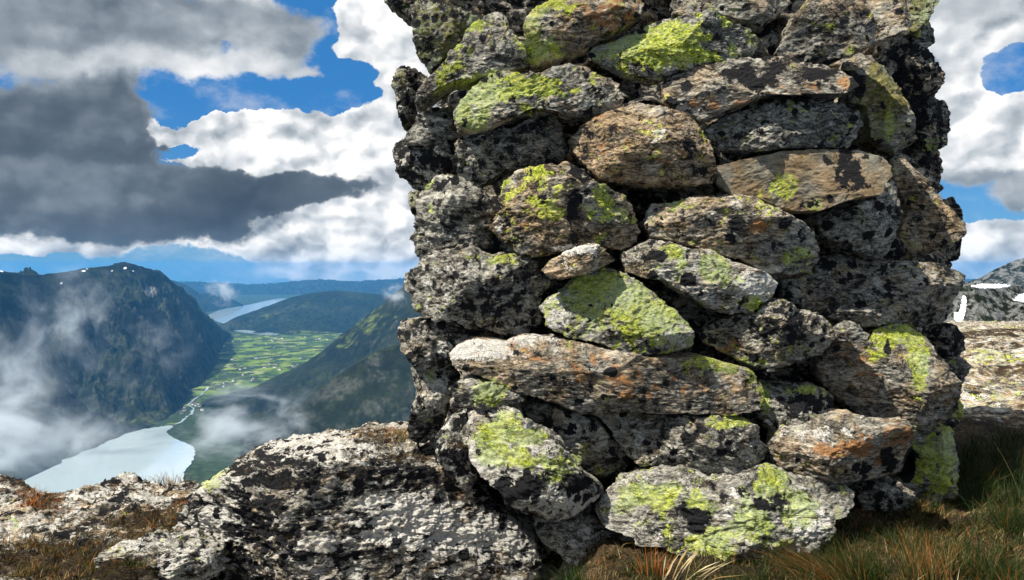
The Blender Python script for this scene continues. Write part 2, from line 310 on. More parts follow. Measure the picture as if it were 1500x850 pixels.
# ---------------------------------------------------------------- the stones of the cairn
# label, outline (photo pixels, turned into metres at the stone's own distance), settings
# d = extra distance, t = half depth in metres, tan/lime/black/pale/rust = surface character
STONES = [
("dark jutting slab end at the upper left rim, sticking out against white cloud", "560,-45 562,0 575,12 588,21 600,27 618,18 640,12 650,-10 655,-45", dict(d=.10,t=.16,black=.45,lime=.1)),
("dark blocky stone with dull olive lichen at the upper left edge", "603,12 613,4 648,6 678,10 700,24 690,55 670,76 648,95 629,106 614,85 607,59 604,32", dict(d=.10,t=.16,black=.42,lime=.36,oliv=1)),
("grey peaked stone trailing a thin limb down to the left", "606,153 610,135 628,115 657,88 672,68 692,35 713,22 725,14 738,20 751,44 766,74 776,100 748,106 713,115 686,124 663,124 636,138 620,158 609,162", dict(d=0,t=.13,black=.15,lime=.12,pale=.2)),
("small dark knob with olive lichen top on the upper left outline, against the cloud", "575,113 581,103 598,97 626,106 630,120 614,138 608,153 609,170 598,193 589,182 583,159 578,132", dict(d=.16,t=.12,black=.5,lime=.18,oliv=1)),
("large stone with yellow-green left nose and orange-brown right shoulder at the top", "763,85 764,70 774,56 766,38 775,15 795,3 825,-4 854,-12 913,-12 944,6 940,26 913,42 884,58 854,73 825,87 795,97 775,103", dict(d=-.02,t=.17,black=.2,lime=.1,tan=.7,rust=.1)),
("wide flat stone covered in pale green lichen near the top of the cairn", "857,71 869,61 898,54 939,38 972,27 1000,24 1039,20 1059,32 1098,44 1118,60 1109,78 1068,92 1024,98 990,108 972,117 951,119 913,108 878,90 863,80", dict(d=-.02,t=.15,black=.15,lime=.25,pale=.2)),
("cut-off grey stone in the topmost row between the pale green stone and the frame", "985,-40 984,6 989,21 1039,19 1059,30 1085,39 1112,45 1133,30 1156,9 1163,-10 1150,-40", dict(d=.05,t=.15,black=.25,lime=.08,tan=.3)),
("rounded grey-brown pyramid stone with a drooping base, near the top right", "1140,74 1152,56 1154,35 1172,15 1190,-10 1245,-12 1261,18 1279,38 1276,52 1282,66 1262,76 1230,88 1206,96 1186,94 1162,88", dict(d=-.03,t=.17,black=.2,lime=.05,tan=.45,pale=.15)),
("brownish stone tucked beside the pyramid stone at the upper right corner", "1249,6 1258,-14 1333,-14 1332,29 1325,50 1304,70 1279,84 1270,71 1278,56 1275,38 1259,21", dict(d=.05,t=.15,black=.25,tan=.6)),
("mossy green stone face at the top right rim of the cairn", "1326,-30 1372,-28 1368,4 1357,20 1351,36 1335,55 1322,52 1326,20", dict(d=.06,t=.14,black=.3,lime=.45,oliv=1)),
("very small black knob on the right outline, highest one against the sky", "1348,24 1360,34 1367,48 1369,62 1350,76 1325,67 1322,48", dict(d=.12,t=.10,black=.55)),
("black rough stone in the shade at the upper right outline", "1292,64 1327,52 1348,70 1359,86 1370,97 1371,124 1362,143 1348,160 1330,168 1312,150 1300,118 1287,88", dict(d=.14,t=.15,black=.6,tan=.4)),
("black overhanging stone with a green mossy underside on the right outline", "1340,158 1362,146 1380,147 1394,166 1391,191 1384,214 1364,227 1339,210 1322,186 1328,168", dict(d=.12,t=.13,black=.55,tan=.3)),
("dark brown stone hanging below the mossy underside on the right outline", "1316,200 1340,206 1368,220 1386,250 1381,270 1374,285 1359,274 1340,250 1320,232", dict(d=.16,t=.13,black=.5,tan=.6)),
("long brown-grey beam stone dotted with black lichen, above the smooth oval one", "970,124 978,111 1009,99 1054,90 1092,84 1142,80 1168,86 1198,95 1224,102 1247,118 1250,131 1236,140 1201,138 1162,135 1142,133 1112,144 1083,158 1054,168 1024,182 1004,175 982,166 972,148", dict(d=-.04,t=.17,black=.3,tan=.45,rust=.2,pale=.1)),
("curved corner stone with a bright yellow lichen streak on its right side", "1236,92 1260,76 1279,84 1298,101 1312,127 1320,165 1332,191 1326,214 1306,228 1289,216 1268,206 1262,176 1254,157 1240,151 1243,135 1248,118", dict(d=.00,t=.18,black=.18,lime=.26,oliv=1,tan=.5)),
("smooth grey oval stone lying level in the upper right of the face", "1033,191 1039,181 1059,169 1098,157 1133,152 1201,151 1235,155 1254,169 1263,185 1259,205 1245,217 1186,218 1127,220 1092,224 1054,220 1039,211", dict(d=-.01,t=.15,black=.28,pale=.25,lime=.1)),
("arched stone, green at its left half and grey-brown at its right, second from top", "662,170 668,156 684,139 701,122 719,110 739,107 766,115 789,110 810,101 842,95 869,104 898,111 912,128 914,152 900,167 869,173 839,173 810,165 784,165 748,179 719,190 686,196 668,193", dict(d=-.03,t=.16,black=.2,lime=.12,tan=.35)),
("narrow grey stone below the thin limb at the left edge", "588,214 600,191 613,171 631,157 660,155 668,170 664,190 674,200 655,208 622,210", dict(d=.06,t=.13,black=.35,pale=.1)),
("dark rounded stone bulging out of the left outline above mossy knob", "573,208 595,198 634,201 664,205 669,232 667,260 640,277 619,284 598,270 581,252 573,228", dict(d=.08,t=.16,black=.5)),
("dark grey wedge stone with a tan right end, under the arched stone", "664,226 668,207 698,198 734,186 748,188 766,180 795,172 816,171 830,194 836,208 834,224 825,236 795,243 766,251 736,258 719,270 692,279 676,270 665,256", dict(d=.02,t=.14,black=.38,tan=.2)),
("big rusty-brown stone with a grey top corner, in the upper middle", "832,200 854,181 884,167 907,158 931,148 957,151 981,163 998,169 1017,181 1035,208 1041,235 1046,258 1043,270 1024,275 980,276 957,276 913,271 878,263 857,242 840,221", dict(d=-.06,t=.20,black=.26,tan=.9,rust=.2)),
("flat smooth tan stone with two bright yellow spots and black lichen patch", "1045,244 1098,231 1156,222 1221,218 1259,221 1294,230 1306,244 1303,260 1291,272 1286,287 1256,293 1233,298 1198,313 1168,314 1145,308 1121,299 1112,293 1068,288 1048,268", dict(d=.00,t=.14,black=.1,tan=.7,smooth=1)),
("grey rounded stone wedged under right end of the flat tan stone", "1188,320 1215,309 1245,300 1274,290 1289,276 1295,260 1306,255 1317,262 1320,288 1323,308 1320,338 1314,363 1304,381 1274,379 1245,370 1222,358 1202,344", dict(d=.03,t=.16,black=.3,pale=.1)),
("tall brown flank stone at the right side between corner stone and dark block", "1308,226 1324,230 1345,250 1361,276 1379,308 1403,331 1400,348 1388,358 1356,376 1316,382 1314,338 1320,308 1314,279 1302,249", dict(d=.02,t=.17,black=0.21,tan=.75,lime=.06)),
("narrow shaded upright stone on right outline behind the tall brown flank stone", "1370,291 1398,288 1404,308 1402,338 1400,382 1378,388 1363,345 1365,305", dict(d=.16,t=.12,black=.45,tan=.3)),
("grey blocky stone at the left edge, between dark bulge and broad pitted stone", "618,278 648,256 678,259 709,274 721,296 724,317 718,338 721,358 701,367 657,368 634,373 616,385 602,361 602,347 611,330 608,300", dict(d=.02,t=.17,black=.3,pale=.15,lime=.06)),
("tiny mossy knob poking out of the left outline beside the grey blocky stone", "597,284 604,279 618,282 624,302 618,325 603,312", dict(d=.10,t=.07,black=.4,lime=.35,oliv=1)),
("pinkish lumpy stone with olive patches and a black vertical cleft, centre left", "717,335 723,320 734,305 729,291 729,270 748,250 778,246 801,244 825,253 842,265 854,274 866,265 884,271 913,286 933,302 939,332 939,354 913,367 869,364 825,370 795,376 760,373 734,355", dict(d=-.06,t=.20,black=.16,tan=.75,lime=.12,rust=.12)),
("small black stone pinched between the pinkish lumpy stone and the rusty-brown one", "830,254 842,244 857,250 871,262 880,272 864,276 842,270", dict(d=.02,t=.08,black=.6)),
("speckled brown stone sloping down right with a pale green right tip", "944,308 955,297 980,297 1009,289 1021,284 1048,292 1074,284 1098,289 1121,303 1145,318 1171,330 1187,342 1197,361 1198,384 1190,401 1162,405 1139,402 1112,397 1077,379 1039,373 998,358 950,347 944,328", dict(d=-.04,t=.18,black=.28,tan=.5,rust=.12,lime=.06)),
("pale slanting slab with three yellow-green patches, above the right-centre gap", "908,373 934,359 957,349 998,359 1009,365 1039,371 1062,380 1098,392 1121,400 1138,414 1139,429 1128,440 1115,447 1101,460 1068,458 1039,452 1009,435 980,420 972,412 942,408 917,398", dict(d=-.05,t=.15,black=.26,pale=.4,tan=.35)),
("small wedge chip with ochre underside, perched above the green-covered stone", "793,396 804,383 825,371 845,362 869,358 888,365 903,382 889,390 866,397 842,405 825,411 808,408", dict(d=-.09,t=.10,black=.06,tan=.8,pale=.35)),
("large dark grainy block at the right edge of the middle row", "1137,410 1162,406 1192,394 1201,377 1233,374 1262,377 1292,383 1333,383 1392,386 1406,392 1416,402 1413,423 1403,444 1406,450 1400,474 1377,481 1345,481 1304,473 1268,478 1245,475 1215,467 1186,461 1143,443", dict(d=.03,t=.18,black=0.33,tan=.3,pale=.15)),
("broad pitted grey stone with a sunlit left end, left edge of middle row", "590,402 603,393 625,380 636,368 654,362 689,362 722,371 766,374 801,383 800,396 812,410 803,425 794,446 797,466 790,480 772,492 742,492 707,481 663,472 622,469 608,457 599,446 590,420", dict(d=-.02,t=.20,black=.3,pale=.2,tan=.15)),
("triangular stone almost fully covered in green lichen, centre of the face", "790,452 803,435 819,424 842,406 866,394 884,390 913,400 931,412 954,424 984,450 1002,469 1012,484 1012,504 990,516 936,519 907,514 869,502 825,493 799,478", dict(d=-.07,t=.17,black=.16,lime=.34,pale=.25)),
("dark spotted stone with an ochre lower left side, above the deep black gap", "1027,496 1040,478 1062,464 1098,456 1118,441 1145,438 1168,450 1204,462 1220,475 1225,490 1217,507 1201,519 1171,528 1145,540 1124,544 1098,534 1068,522 1037,508", dict(d=-.03,t=.17,black=.32,tan=.35,lime=.08,pale=.1)),
("tiny grey-blue chip beside the lime-edged boulder", "1220,481 1239,470 1256,473 1273,490 1264,499 1222,502", dict(d=.02,t=.08,black=.2,pale=.2)),
("bulky boulder with a bright lime band over its top right shoulder", "1194,535 1204,519 1227,500 1266,498 1272,484 1298,472 1327,470 1347,485 1358,505 1367,528 1385,545 1399,570 1400,598 1394,615 1365,625 1342,619 1304,619 1268,614 1245,602 1222,584 1204,561", dict(d=-.03,t=.22,black=0.17,tan=.5,rust=.12)),
("shaded dark stone on right outline, directly above grey slanted one", "1343,480 1368,472 1392,474 1412,494 1417,512 1409,528 1392,522 1360,515", dict(d=.12,t=.13,black=.5,tan=.25)),
("grey slanted stone on the right outline behind the lime-edged boulder", "1358,512 1392,513 1415,534 1419,550 1403,574 1385,569 1368,545", dict(d=.12,t=.13,black=.25,pale=.2)),
("small lime-yellow stone end on right outline at knee of the cairn", "1384,590 1400,582 1410,588 1409,612 1399,628 1385,624", dict(d=.10,t=.10,black=.1,lime=.65)),
("longest stone of the face, white at its left tip and orange-brown along its middle", "654,519 671,504 692,494 736,500 766,488 795,491 839,497 869,506 898,509 942,517 1000,520 1030,520 1068,532 1103,541 1123,563 1129,581 1120,601 1077,608 1039,605 957,602 913,599 884,607 854,602 825,593 789,584 751,569 722,558 692,546 661,536", dict(d=-.06,t=.19,black=.2,tan=.55,rust=.15,pale=.1)),
("knobbly overhanging stone with black and cream blotches at the lower left edge", "577,490 587,471 619,466 648,467 684,482 715,485 694,499 674,508 658,522 662,536 640,540 618,543 604,536 586,515", dict(d=.02,t=.17,black=.42,pale=.35,tan=.3)),
("upright pitted stone under the knobbly overhang, resting on the bedrock", "602,535 640,532 660,536 674,552 668,570 656,592 650,616 644,645 620,652 600,645 602,605 612,570", dict(d=.04,t=.16,black=.4,pale=.35)),
("small stone with a round bright green moss cushion, lower left of the face", "658,572 668,560 692,553 716,556 734,564 760,576 771,588 748,597 719,595 695,598 670,595", dict(d=-.05,t=.13,black=.25,pale=.25)),
("leaning slab with big yellow-green lichen patches, at the foot beside the bedrock", "682,603 701,595 736,592 762,600 768,614 784,622 804,633 825,654 842,674 854,692 872,707 888,715 883,728 866,741 842,759 816,769 801,762 786,756 763,744 739,727 723,708 705,693 687,667 686,632", dict(d=-.08,t=.17,black=.32,pale=.45,tan=.1)),
("pale pink pebble balanced on the leaning lichen slab", "762,620 766,615 773,613 780,616 783,621 779,627 771,629 764,626", dict(d=-.20,t=.022,black=.0,pale=.5,tan=.5,smooth=1)),
("plain dark grey slab leaning right, behind the yellow-green patched one", "765,599 784,582 825,597 854,603 874,614 900,641 924,667 928,672 921,693 907,706 884,703 854,688 823,656 793,627 768,605", dict(d=.03,t=.14,black=.35,tan=.15)),
("grey-white speckled stone with a green top edge, below right end of the longest stone", "872,612 884,602 910,597 957,599 1000,604 1039,604 1077,610 1100,619 1114,639 1130,656 1124,667 1106,678 1094,693 1068,697 1039,704 1009,694 980,682 957,679 936,685 914,662 896,640", dict(d=-.04,t=.18,black=.26,pale=.35,tan=.25)),
("dark speckled stone just under the deep black gap", "1108,569 1120,564 1145,563 1186,563 1206,570 1226,582 1232,602 1217,611 1200,619 1183,628 1156,631 1127,634 1106,616 1102,595", dict(d=.02,t=.15,black=.38,pale=.2,lime=.06)),
("squarish block with vivid orange rust stains, low in the right of the face", "1132,650 1143,631 1168,624 1198,616 1227,604 1259,607 1274,619 1309,619 1338,619 1338,656 1339,676 1329,696 1304,703 1274,706 1230,703 1186,697 1143,685 1134,667", dict(d=-.04,t=.17,black=.12,tan=.45,pale=.25)),
("green-grey foot stone at the right corner beside the grass", "1333,641 1362,630 1395,625 1403,659 1394,690 1385,722 1362,730 1333,730 1308,722 1306,703 1325,697 1337,679", dict(d=.00,t=.17,black=.12,lime=.32,pale=.15)),
("huge grey base stone with scattered lime and black lichen, at the centre foot", "870,759 882,738 905,710 931,695 972,686 1000,683 1039,699 1074,695 1112,683 1156,692 1215,704 1247,707 1264,724 1264,734 1230,744 1217,762 1211,779 1200,791 1189,806 1162,803 1127,810 1115,820 1068,830 1024,824 996,806 981,800 958,792 934,792 904,780 879,770", dict(d=-.10,t=.22,black=.2,pale=.35,lime=.16)),
("plain mottled grey stone under the leaning slab, above bright green grass", "783,765 816,765 842,756 869,747 886,770 912,781 909,802 886,810 868,828 854,836 839,828 823,809 793,800 784,784", dict(d=.02,t=.15,black=.18,pale=.25)),
("shaded grey foot stone between the base stone and the green-grey corner stone", "1254,715 1275,703 1312,703 1342,728 1338,752 1290,762 1258,755", dict(d=.06,t=.13,black=.35)),
("dark half-hidden stone under the base stone, behind reddish stalks", "909,783 960,779 990,793 1005,815 980,842 925,838", dict(d=.02,t=.13,black=.4)),
("knobbly black and white rock shoulder left of the leaning slab", "638,640 660,610 690,598 702,620 692,662 700,702 684,726 655,700 640,672", dict(d=-.02,t=.15,black=.42,pale=.5)),
]
# lichen, stains, pale sunlit ends and tops painted in: kind, x, y, rx, ry, strength
SPOTS = """L 640 60 40 40 .2
L 700 35 14 10 .5
L 655 120 14 22 .35
L 775 40 18 45 .55
L 800 75 20 15 .45
L 805 8 25 10 .5
R 900 15 45 28 .45
L 940 70 40 22 .5
L 985 65 30 24 .55
L 1020 80 22 10 .5
L 1000 50 30 15 .35
L 690 150 35 25 .5
L 725 125 40 18 .6
L 790 125 20 14 .6
L 700 185 14 8 .55
L 580 112 12 12 .4
L 1285 160 25 50 .3
L 1303 185 5 20 .95
L 1300 130 12 30 .35
L 1370 212 18 9 .55
L 1345 25 14 30 .4
P 1170 110 50 12 .3
K 1185 95 45 14 .35
K 1100 110 35 20 .25
R 1060 150 40 14 .5
R 1240 122 16 10 .5
K 1258 125 10 15 .6
L 960 210 20 50 .12
L 1030 210 8 24 .45
P 975 200 26 18 .45
R 890 220 45 35 .12
K 1010 215 8 10 .5
L 1148 273 20 14 .85
L 1192 300 10 7 .9
K 1250 265 24 16 .6
K 1235 235 26 18 .5
K 1185 298 14 8 .5
K 1215 292 6 6 .6
L 1120 300 20 14 .2
R 1150 245 50 14 .2
L 795 285 20 26 .3
L 810 312 14 10 .5
L 780 255 18 10 .4
L 745 280 12 16 .3
L 880 300 16 26 .5
L 905 315 14 12 .4
K 840 310 9 40 .5
R 790 330 25 18 .25
P 735 330 18 14 .5
L 1172 380 20 18 .5
L 990 300 12 10 .4
P 1100 305 40 14 .35
R 1110 333 18 9 .6
K 1080 328 12 9 .5
L 1045 390 20 18 .75
L 985 370 16 10 .8
L 1000 400 14 14 .6
L 1100 445 14 10 .8
L 1070 415 20 10 .45
P 1110 415 30 14 .4
K 1010 408 8 8 .7
K 960 375 16 10 .35
L 905 440 55 28 .28
L 960 470 40 22 .3
L 870 420 30 14 .3
P 810 455 16 26 .5
P 990 495 24 14 .5
P 645 410 45 35 .25
L 735 380 40 8 .3
K 720 440 40 30 .25
L 1310 490 26 14 .75
L 1345 525 14 40 .8
L 1290 510 14 12 .5
K 1300 512 5 14 .6
R 1255 530 24 25 .35
L 1135 500 50 25 .1
R 1065 505 30 12 .35
K 1150 475 35 20 .3
P 840 366 30 7 .6
P 700 512 42 14 .9
P 780 497 40 8 .6
R 765 520 34 14 .4
R 860 535 50 22 .3
R 930 570 50 16 .35
L 1060 535 45 12 .55
L 1110 560 14 16 .5
L 1122 590 6 14 .8
L 1030 525 30 6 .4
P 1080 560 40 20 .25
K 895 545 8 6 .8
L 717 576 20 16 1.1
L 628 552 7 9 .7
P 640 555 14 20 .4
L 740 625 28 22 .62
L 715 655 22 24 .68
L 780 640 22 10 .75
L 755 672 24 14 .7
L 815 690 26 20 .62
L 850 665 10 14 .4
P 840 735 45 14 .35
K 850 715 25 16 .35
K 770 715 40 14 .4
L 1070 618 30 9 .7
K 1060 655 10 10 .5
K 1010 640 10 8 .5
L 1175 575 40 9 .4
K 1180 590 45 12 .3
R 1230 660 40 12 .85
R 1262 650 12 22 .7
R 1315 635 20 20 .6
R 1290 678 8 7 .9
K 1300 672 10 16 .7
K 1333 680 8 20 .9
K 1262 685 12 10 .6
P 1200 640 45 14 .3
L 1385 665 7 40 .9
L 1360 675 22 22 .45
L 1130 715 18 24 .75
L 1100 745 24 16 .4
L 955 725 35 14 .65
L 1020 742 18 18 .5
L 1045 795 30 16 .8
L 1105 775 26 16 .55
L 1165 735 20 14 .4
L 1175 760 16 12 .5
P 1190 765 22 22 .5
K 1008 745 16 12 .5
K 1025 765 16 14 .6
K 1130 740 20 12 .55
P 860 790 30 18 .25
L 305 690 26 22 .7
P 700 785 70 22 .6
P 600 745 60 20 .4
P 460 650 60 18 .45
P 560 770 40 30 .35
P 330 700 40 26 .3
P 320 770 40 30 .3
K 400 690 60 24 .22
K 640 690 50 26 .15
K 560 690 30 20 .15
K 720 735 30 16 .2
K 380 790 40 60 .25
S 680 650 30 8 .4
S 600 670 35 8 .35
S 560 640 40 12 .25
S 640 720 40 10 .3
S 500 690 26 12 .35"""
SPOTS = [(a[0],) + tuple(float(v) for v in a[1:]) for a in (l.split() for l in SPOTS.splitlines())]
# ---------------------------------------------------------------- build the cairn, stone by stone
GROUP = 'stones stacked in the cairn'
for i, (lab, poly, prm) in enumerate(STONES):
    nm = 'pebble' if 'pebble' in lab else 'cairn_stone'
    xs = [float(q.split(',')[0]) for q in poly.split()]
    o = make_stone(nm, poly, prm, i+1, ROCK, level=7 if max(xs)-min(xs) > 190 else None)
    tag(o, lab, 'pebble' if nm == 'pebble' else 'stone', GROUP)

# rubble packed inside, seen through the gaps
def rubble():
    nu, nv = 300, 320
    th = np.linspace(0, 2*math.pi, nu); z = np.linspace(-.05, 2.02, nv)
    TH, Z = np.meshgrid(th, z, indexing='ij'); TH, Z = TH.ravel(), Z.ravel()
    k = 1-.03*Z
    c, s = np.cos(TH), np.sin(TH)
    den = (np.abs(c)**3+np.abs(s)**3)**(1/3)
    X = .74+1.06*k*c/den; Y = 3.36+.68*k*s/den
    # flatten the right corner that turns away
    Y = Y+np.maximum(0, X-1.25)*.40*np.maximum(0, -s)
    P = np.stack([X, Y, Z], 1)
    cell = np.abs(gnoise(P*np.array([3.2, 3.2, 6.])))
    amp = (ridged(P*np.array([3., 3., 6.5]), 2)-.5)*-.10 + fbm(P*16, 4)*.03
    P[:, 0] += c*amp; P[:, 1] += s*amp
    f = grid_faces(nu, nv)
    n0 = len(P); cap = np.array([[.66, 3.2, 1.33]])
    A = dict(black=np.full(n0, .5), pale=np.full(n0, .0), tan=np.full(n0, .4), lime=np.zeros(n0), rust=np.zeros(n0), oliv=np.zeros(n0), smooth=np.zeros(n0), soil=np.zeros(n0))  # black raised, deep gap shade put into the rubble colour
    o = new_mesh_obj('rubble', P, f[:, ::-1], ROCK, attrs=A)
    tag(o, 'dark rubble packed inside the cairn, seen through the gaps between its stones', 'rubble', None, 'stuff')
rubble()

# ---------------------------------------------------------------- near ground
def drop_dist(X, Y):
    w = .10*gnoise(np.stack([X*2.1, Y*.3, X*0+3.3], 1))
    return np.minimum(np.maximum(0, Y-2.98-w), np.maximum(0, -.35+.25*np.maximum(0, Y-4.4)+w-X))
def base_z(X, Y):
    d = Y
    z = -.058*np.maximum(0, d-3.7)*sstep(X, .4, 1.6)
    over = drop_dist(X, Y)
    z = z - over*1.05 - .25*sstep(over, 0, .35)
    return np.maximum(z, -40.)
def ground_xyz(X, Y):
    X = np.asarray(X, np.float32); Y = np.asarray(Y, np.float32)
    z = base_z(X, Y)
    P = np.stack([X, Y, np.zeros_like(X)], 1)
    left = np.maximum(1-sstep(X, -.02, .40), sstep(drop_dist(X, Y), 0, .4))
    far = sstep(Y, 3.6, 4.6)*sstep(X, .9, 1.5)*(1-sstep(drop_dist(X, Y), 0, .4))
    rot = np.stack([X*.9+Y*.45, Y*.9-X*.45, X*0], 1)
    slab = (ridged(rot*np.array([1.6, 4.2, 1.]), 5, .55)-.5)*.10 + fbm(P*9., 5, .6)*.03 + (ridged(rot*np.array([7., 17., 1.]), 4)-.5)*.04
    slab = slab + .05*sstep(-X, .6, 1.1)*gnoise(P*1.7+5)
    lump = (.5-np.abs(gnoise(P*np.array([.42, .75, 1.])+4.))*2.2)*.30 + (.5-np.abs(gnoise(P*np.array([1.3, 2.2, 1.])+9.))*2)*.10 + fbm(P*5., 3)*.025
    soil = fbm(P*4., 5, .6)*.03 + fbm(P*26., 4, .65)*.016
    hole = sstep(X, -1.05, -.80)*(1-sstep(X, .10, .30))*(1-sstep(Y, 2.9, 3.1))
    z = z - .20*hole + left*slab + far*lump*np.minimum(1., Y/6.) + (1-left)*(1-far)*soil
    return z, left, far
def ground():
    nu, nv = 1700, 900
    az = np.linspace(-1.28, 1.28, nu); dd = np.concatenate([np.geomspace(.7, 4.6, 640), np.geomspace(4.62, 34, 260)])
    Tn, D = np.meshgrid(np.tan(az*.86), dd, indexing='ij')
    X = (Tn*D).ravel(); Y = D.ravel()
    z, left, far = ground_xyz(X, Y)
    P = np.stack([X, Y, z], 1)
    N = np.stack([X, Y, X*0], 1)
    px = CX+X/Y*F; py = HY+(CZ-z)/Y*F
    low = fbm(N*2.6+8, 3)
    soilL = np.clip(low*1.1+.02, 0, 1)*left
    soil = soilL*.36 + (1-left)*(1-far)*1.0 + far*(np.clip(fbm(N*np.array([.5, .9, 1.])+2, 3)*1.1-.05, 0, .7)+.8*np.exp(-((py-487)/9.)**2)*np.clip(.6+gnoise(N*.7)*1.5, 0, 1))
    patch = np.zeros(len(X))
    for x, y, rx, ry, s in ((110, 825, 130, 32, .9), (215, 770, 60, 22, .7), (60, 735, 30, 16, .6), (265, 745, 22, 12, .5), (560, 838, 200, 10, .4), (960, 845, 90, 40, .9)):
        q = ((px-x)/rx)**2+((py-y)/ry)**2; patch = patch+s*np.exp(-q*q)
    soil = soil+patch*(left+.5*(1-left))
    pale = .58*left*np.clip(1-patch, 0, 1) + far*.40
    black = left*(.38+.14*np.clip(-low, 0, 1)) + far*.10
    lime = left*np.clip(gnoise(N*3.1)*.4-.02, 0, .32) + far*np.clip(gnoise(N*1.3+3)*.6+.1, 0, .38)
    rust = far*np.clip(gnoise(N*.8+9)*.5, 0, .4)
    n = len(X); Z0 = np.zeros(n)
    A = dict(black=black, pale=pale, tan=.35+.3*left+.20*far, lime=lime, rust=rust, oliv=Z0, smooth=Z0, soil=np.clip(soil, 0, 1.2))
    o = new_mesh_obj('summit_ground', P, grid_faces(nu, nv), BEDROCK, attrs=A)
    tag(o, 'lichen-crusted bedrock and dark soil of the summit the cairn stands on', 'ground', None, 'structure')
ground()

o = make_stone('bedrock_outcrop', "244,806 256,778 272,748 292,720 330,690 380,668 450,652 520,643 572,646 604,654 650,666 700,704 745,748 782,788 790,812 775,850 700,880 600,900 480,910 380,900 330,880 318,862 296,842 262,818",
    dict(at=2.52, t=.56, black=.44, pale=.48, tan=.35, lime=.0, soil=.16, e=.60), 77, BEDROCK, level=8, facets=7, rough=1.4)
tag(o, 'big hump of black and white lichened bedrock left of the foot of the cairn', 'rock')
for lab, poly, prm, sd in (
    ("low pale slab end with a green lichen stripe beside the mossy patch at bottom left", "140,820 165,802 205,793 245,790 285,796 318,806 322,832 300,850 230,850 160,842", dict(at=2.22, t=.16, black=.26, pale=.55, tan=.2, lime=.16, e=.8), 81),):
    tag(make_stone('rock', poly, prm, sd, BEDROCK, facets=5, rough=1.6), lab, 'rock')

# ---------------------------------------------------------------- grass
def grass_material(name):
    m, t, out = new_mat(name)
    a = t.attr('age'); h = t.attr('tip')
    col = t.ramp(a, [(.0, (.006, .014, .003)), (.25, (.020, .042, .005)), (.45, (.052, .056, .010)), (.6, (.085, .060, .018)), (.8, (.30, .20, .07)), (1., (.50, .42, .24))])  # dark blade tones, dimness of the shaded turf partly put into the colour
    red = t.attr('red')
    col = t.mix(red, col, t.ramp(a, [(.2, (.10, .02, .008)), (.8, (.42, .13, .02))]))
    bs = t.n('ShaderNodeBsdfPrincipled', Base_Color=col, Roughness=.6)
    bs.inputs['Specular IOR Level'].default_value = .25
    tr = t.n('ShaderNodeBsdfTranslucent', Color=col)
    mx = t.n('ShaderNodeMixShader', Fac=.25); t.L.new(bs.outputs[0], mx.inputs[1]); t.L.new(tr.outputs[0], mx.inputs[2])
    t.L.new(mx.outputs[0], out.inputs[0]); return m
GRASS = grass_material('grass_blades')
def blades(name, base, hgt, lean, width, age, red=None, curve=.5, parent=None, head=None):
    """base (n,3), hgt (n), lean (n,2) sideways reach as a share of the height, width (n)"""
    n = len(base); L = 5
    s = np.linspace(0, 1, L)
    ang = RNG.uniform(0, 2*math.pi, n); wx, wy = np.cos(ang), np.sin(ang)
    V = np.zeros((n, L, 2, 3), np.float32)
    for k, q in enumerate(s):
        b = q**(1+curve)
        x = base[:, 0]+lean[:, 0]*hgt*b; y = base[:, 1]+lean[:, 1]*hgt*b
        z = base[:, 2]+hgt*(q-.28*b*np.minimum(1.5, np.hypot(lean[:, 0], lean[:, 1])))
        w = width*(1-q*.92)*.5
        if head is not None and k == L-2: w = width*head
        V[:, k, 0] = np.stack([x-wx*w, y-wy*w, z], 1); V[:, k, 1] = np.stack([x+wx*w, y+wy*w, z], 1)
    idx = np.arange(n*L*2).reshape(n, L, 2)
    f = np.stack([idx[:, :-1, 0], idx[:, :-1, 1], idx[:, 1:, 1], idx[:, 1:, 0]], -1).reshape(-1, 4)
    A = {'age': np.repeat(age, L*2), 'tip': np.tile(np.repeat(s, 2), n), 'red': np.repeat(red if red is not None else np.zeros(n), L*2)}
    return new_mesh_obj(name, V.reshape(-1, 3), f, GRASS, parent, attrs=A)
def on_ground(px, py):
    d = CZ*F/(py-HY); 
    for _ in range(3):
        X = (px-CX)/F*d; z = ground_xyz(X, d)[0]; d = (CZ-z)*F/(py-HY)
    X = (px-CX)/F*d
    return np.stack([X, d, ground_xyz(X, d)[0]-.004], 1)
def region(n, x0, x1, y0, y1, ell=True):
    if ell:
        a = RNG.uniform(0, 2*math.pi, n); r = np.sqrt(RNG.uniform(0, 1, n))
        return np.stack([(x0+x1)/2+r*np.cos(a)*(x1-x0)/2, (y0+y1)/2+r*np.sin(a)*(y1-y0)/2], 1)
    return np.stack([RNG.uniform(x0, x1, n), RNG.uniform(y0, y1, n)], 1)
def sward(parts, name, label, cat):
    B, H, Ln, Wd, Ag, Rd = [], [], [], [], [], []
    for n, box, h, lx, wdt, age, ar, red in parts:
        p = region(n, *box); b = on_ground(p[:, 0], p[:, 1])
        B.append(b); H.append(RNG.uniform(.45, 1., n)*h)
        Ln.append(np.stack([RNG.normal(lx, .45, n), RNG.normal(0, .4, n)], 1)); Wd.append(RNG.uniform(.7, 1.3, n)*wdt)
        cl = fbm(b*np.array([7., 7., 0.]), 2); H[-1] = H[-1]*np.clip(.55+1.5*fbm(b*np.array([15., 15., 0.])+3, 2), .25, 1.7)
        Ag.append(np.clip(age+cl*.25+RNG.normal(0, ar, n), 0, 1)); Rd.append((RNG.uniform(0, 1, n) < red)*1.)
    o = blades(name, np.concatenate(B), np.concatenate(H), np.concatenate(Ln), np.concatenate(Wd), np.concatenate(Ag), np.concatenate(Rd))
    return tag(o, label, cat, None, 'stuff')
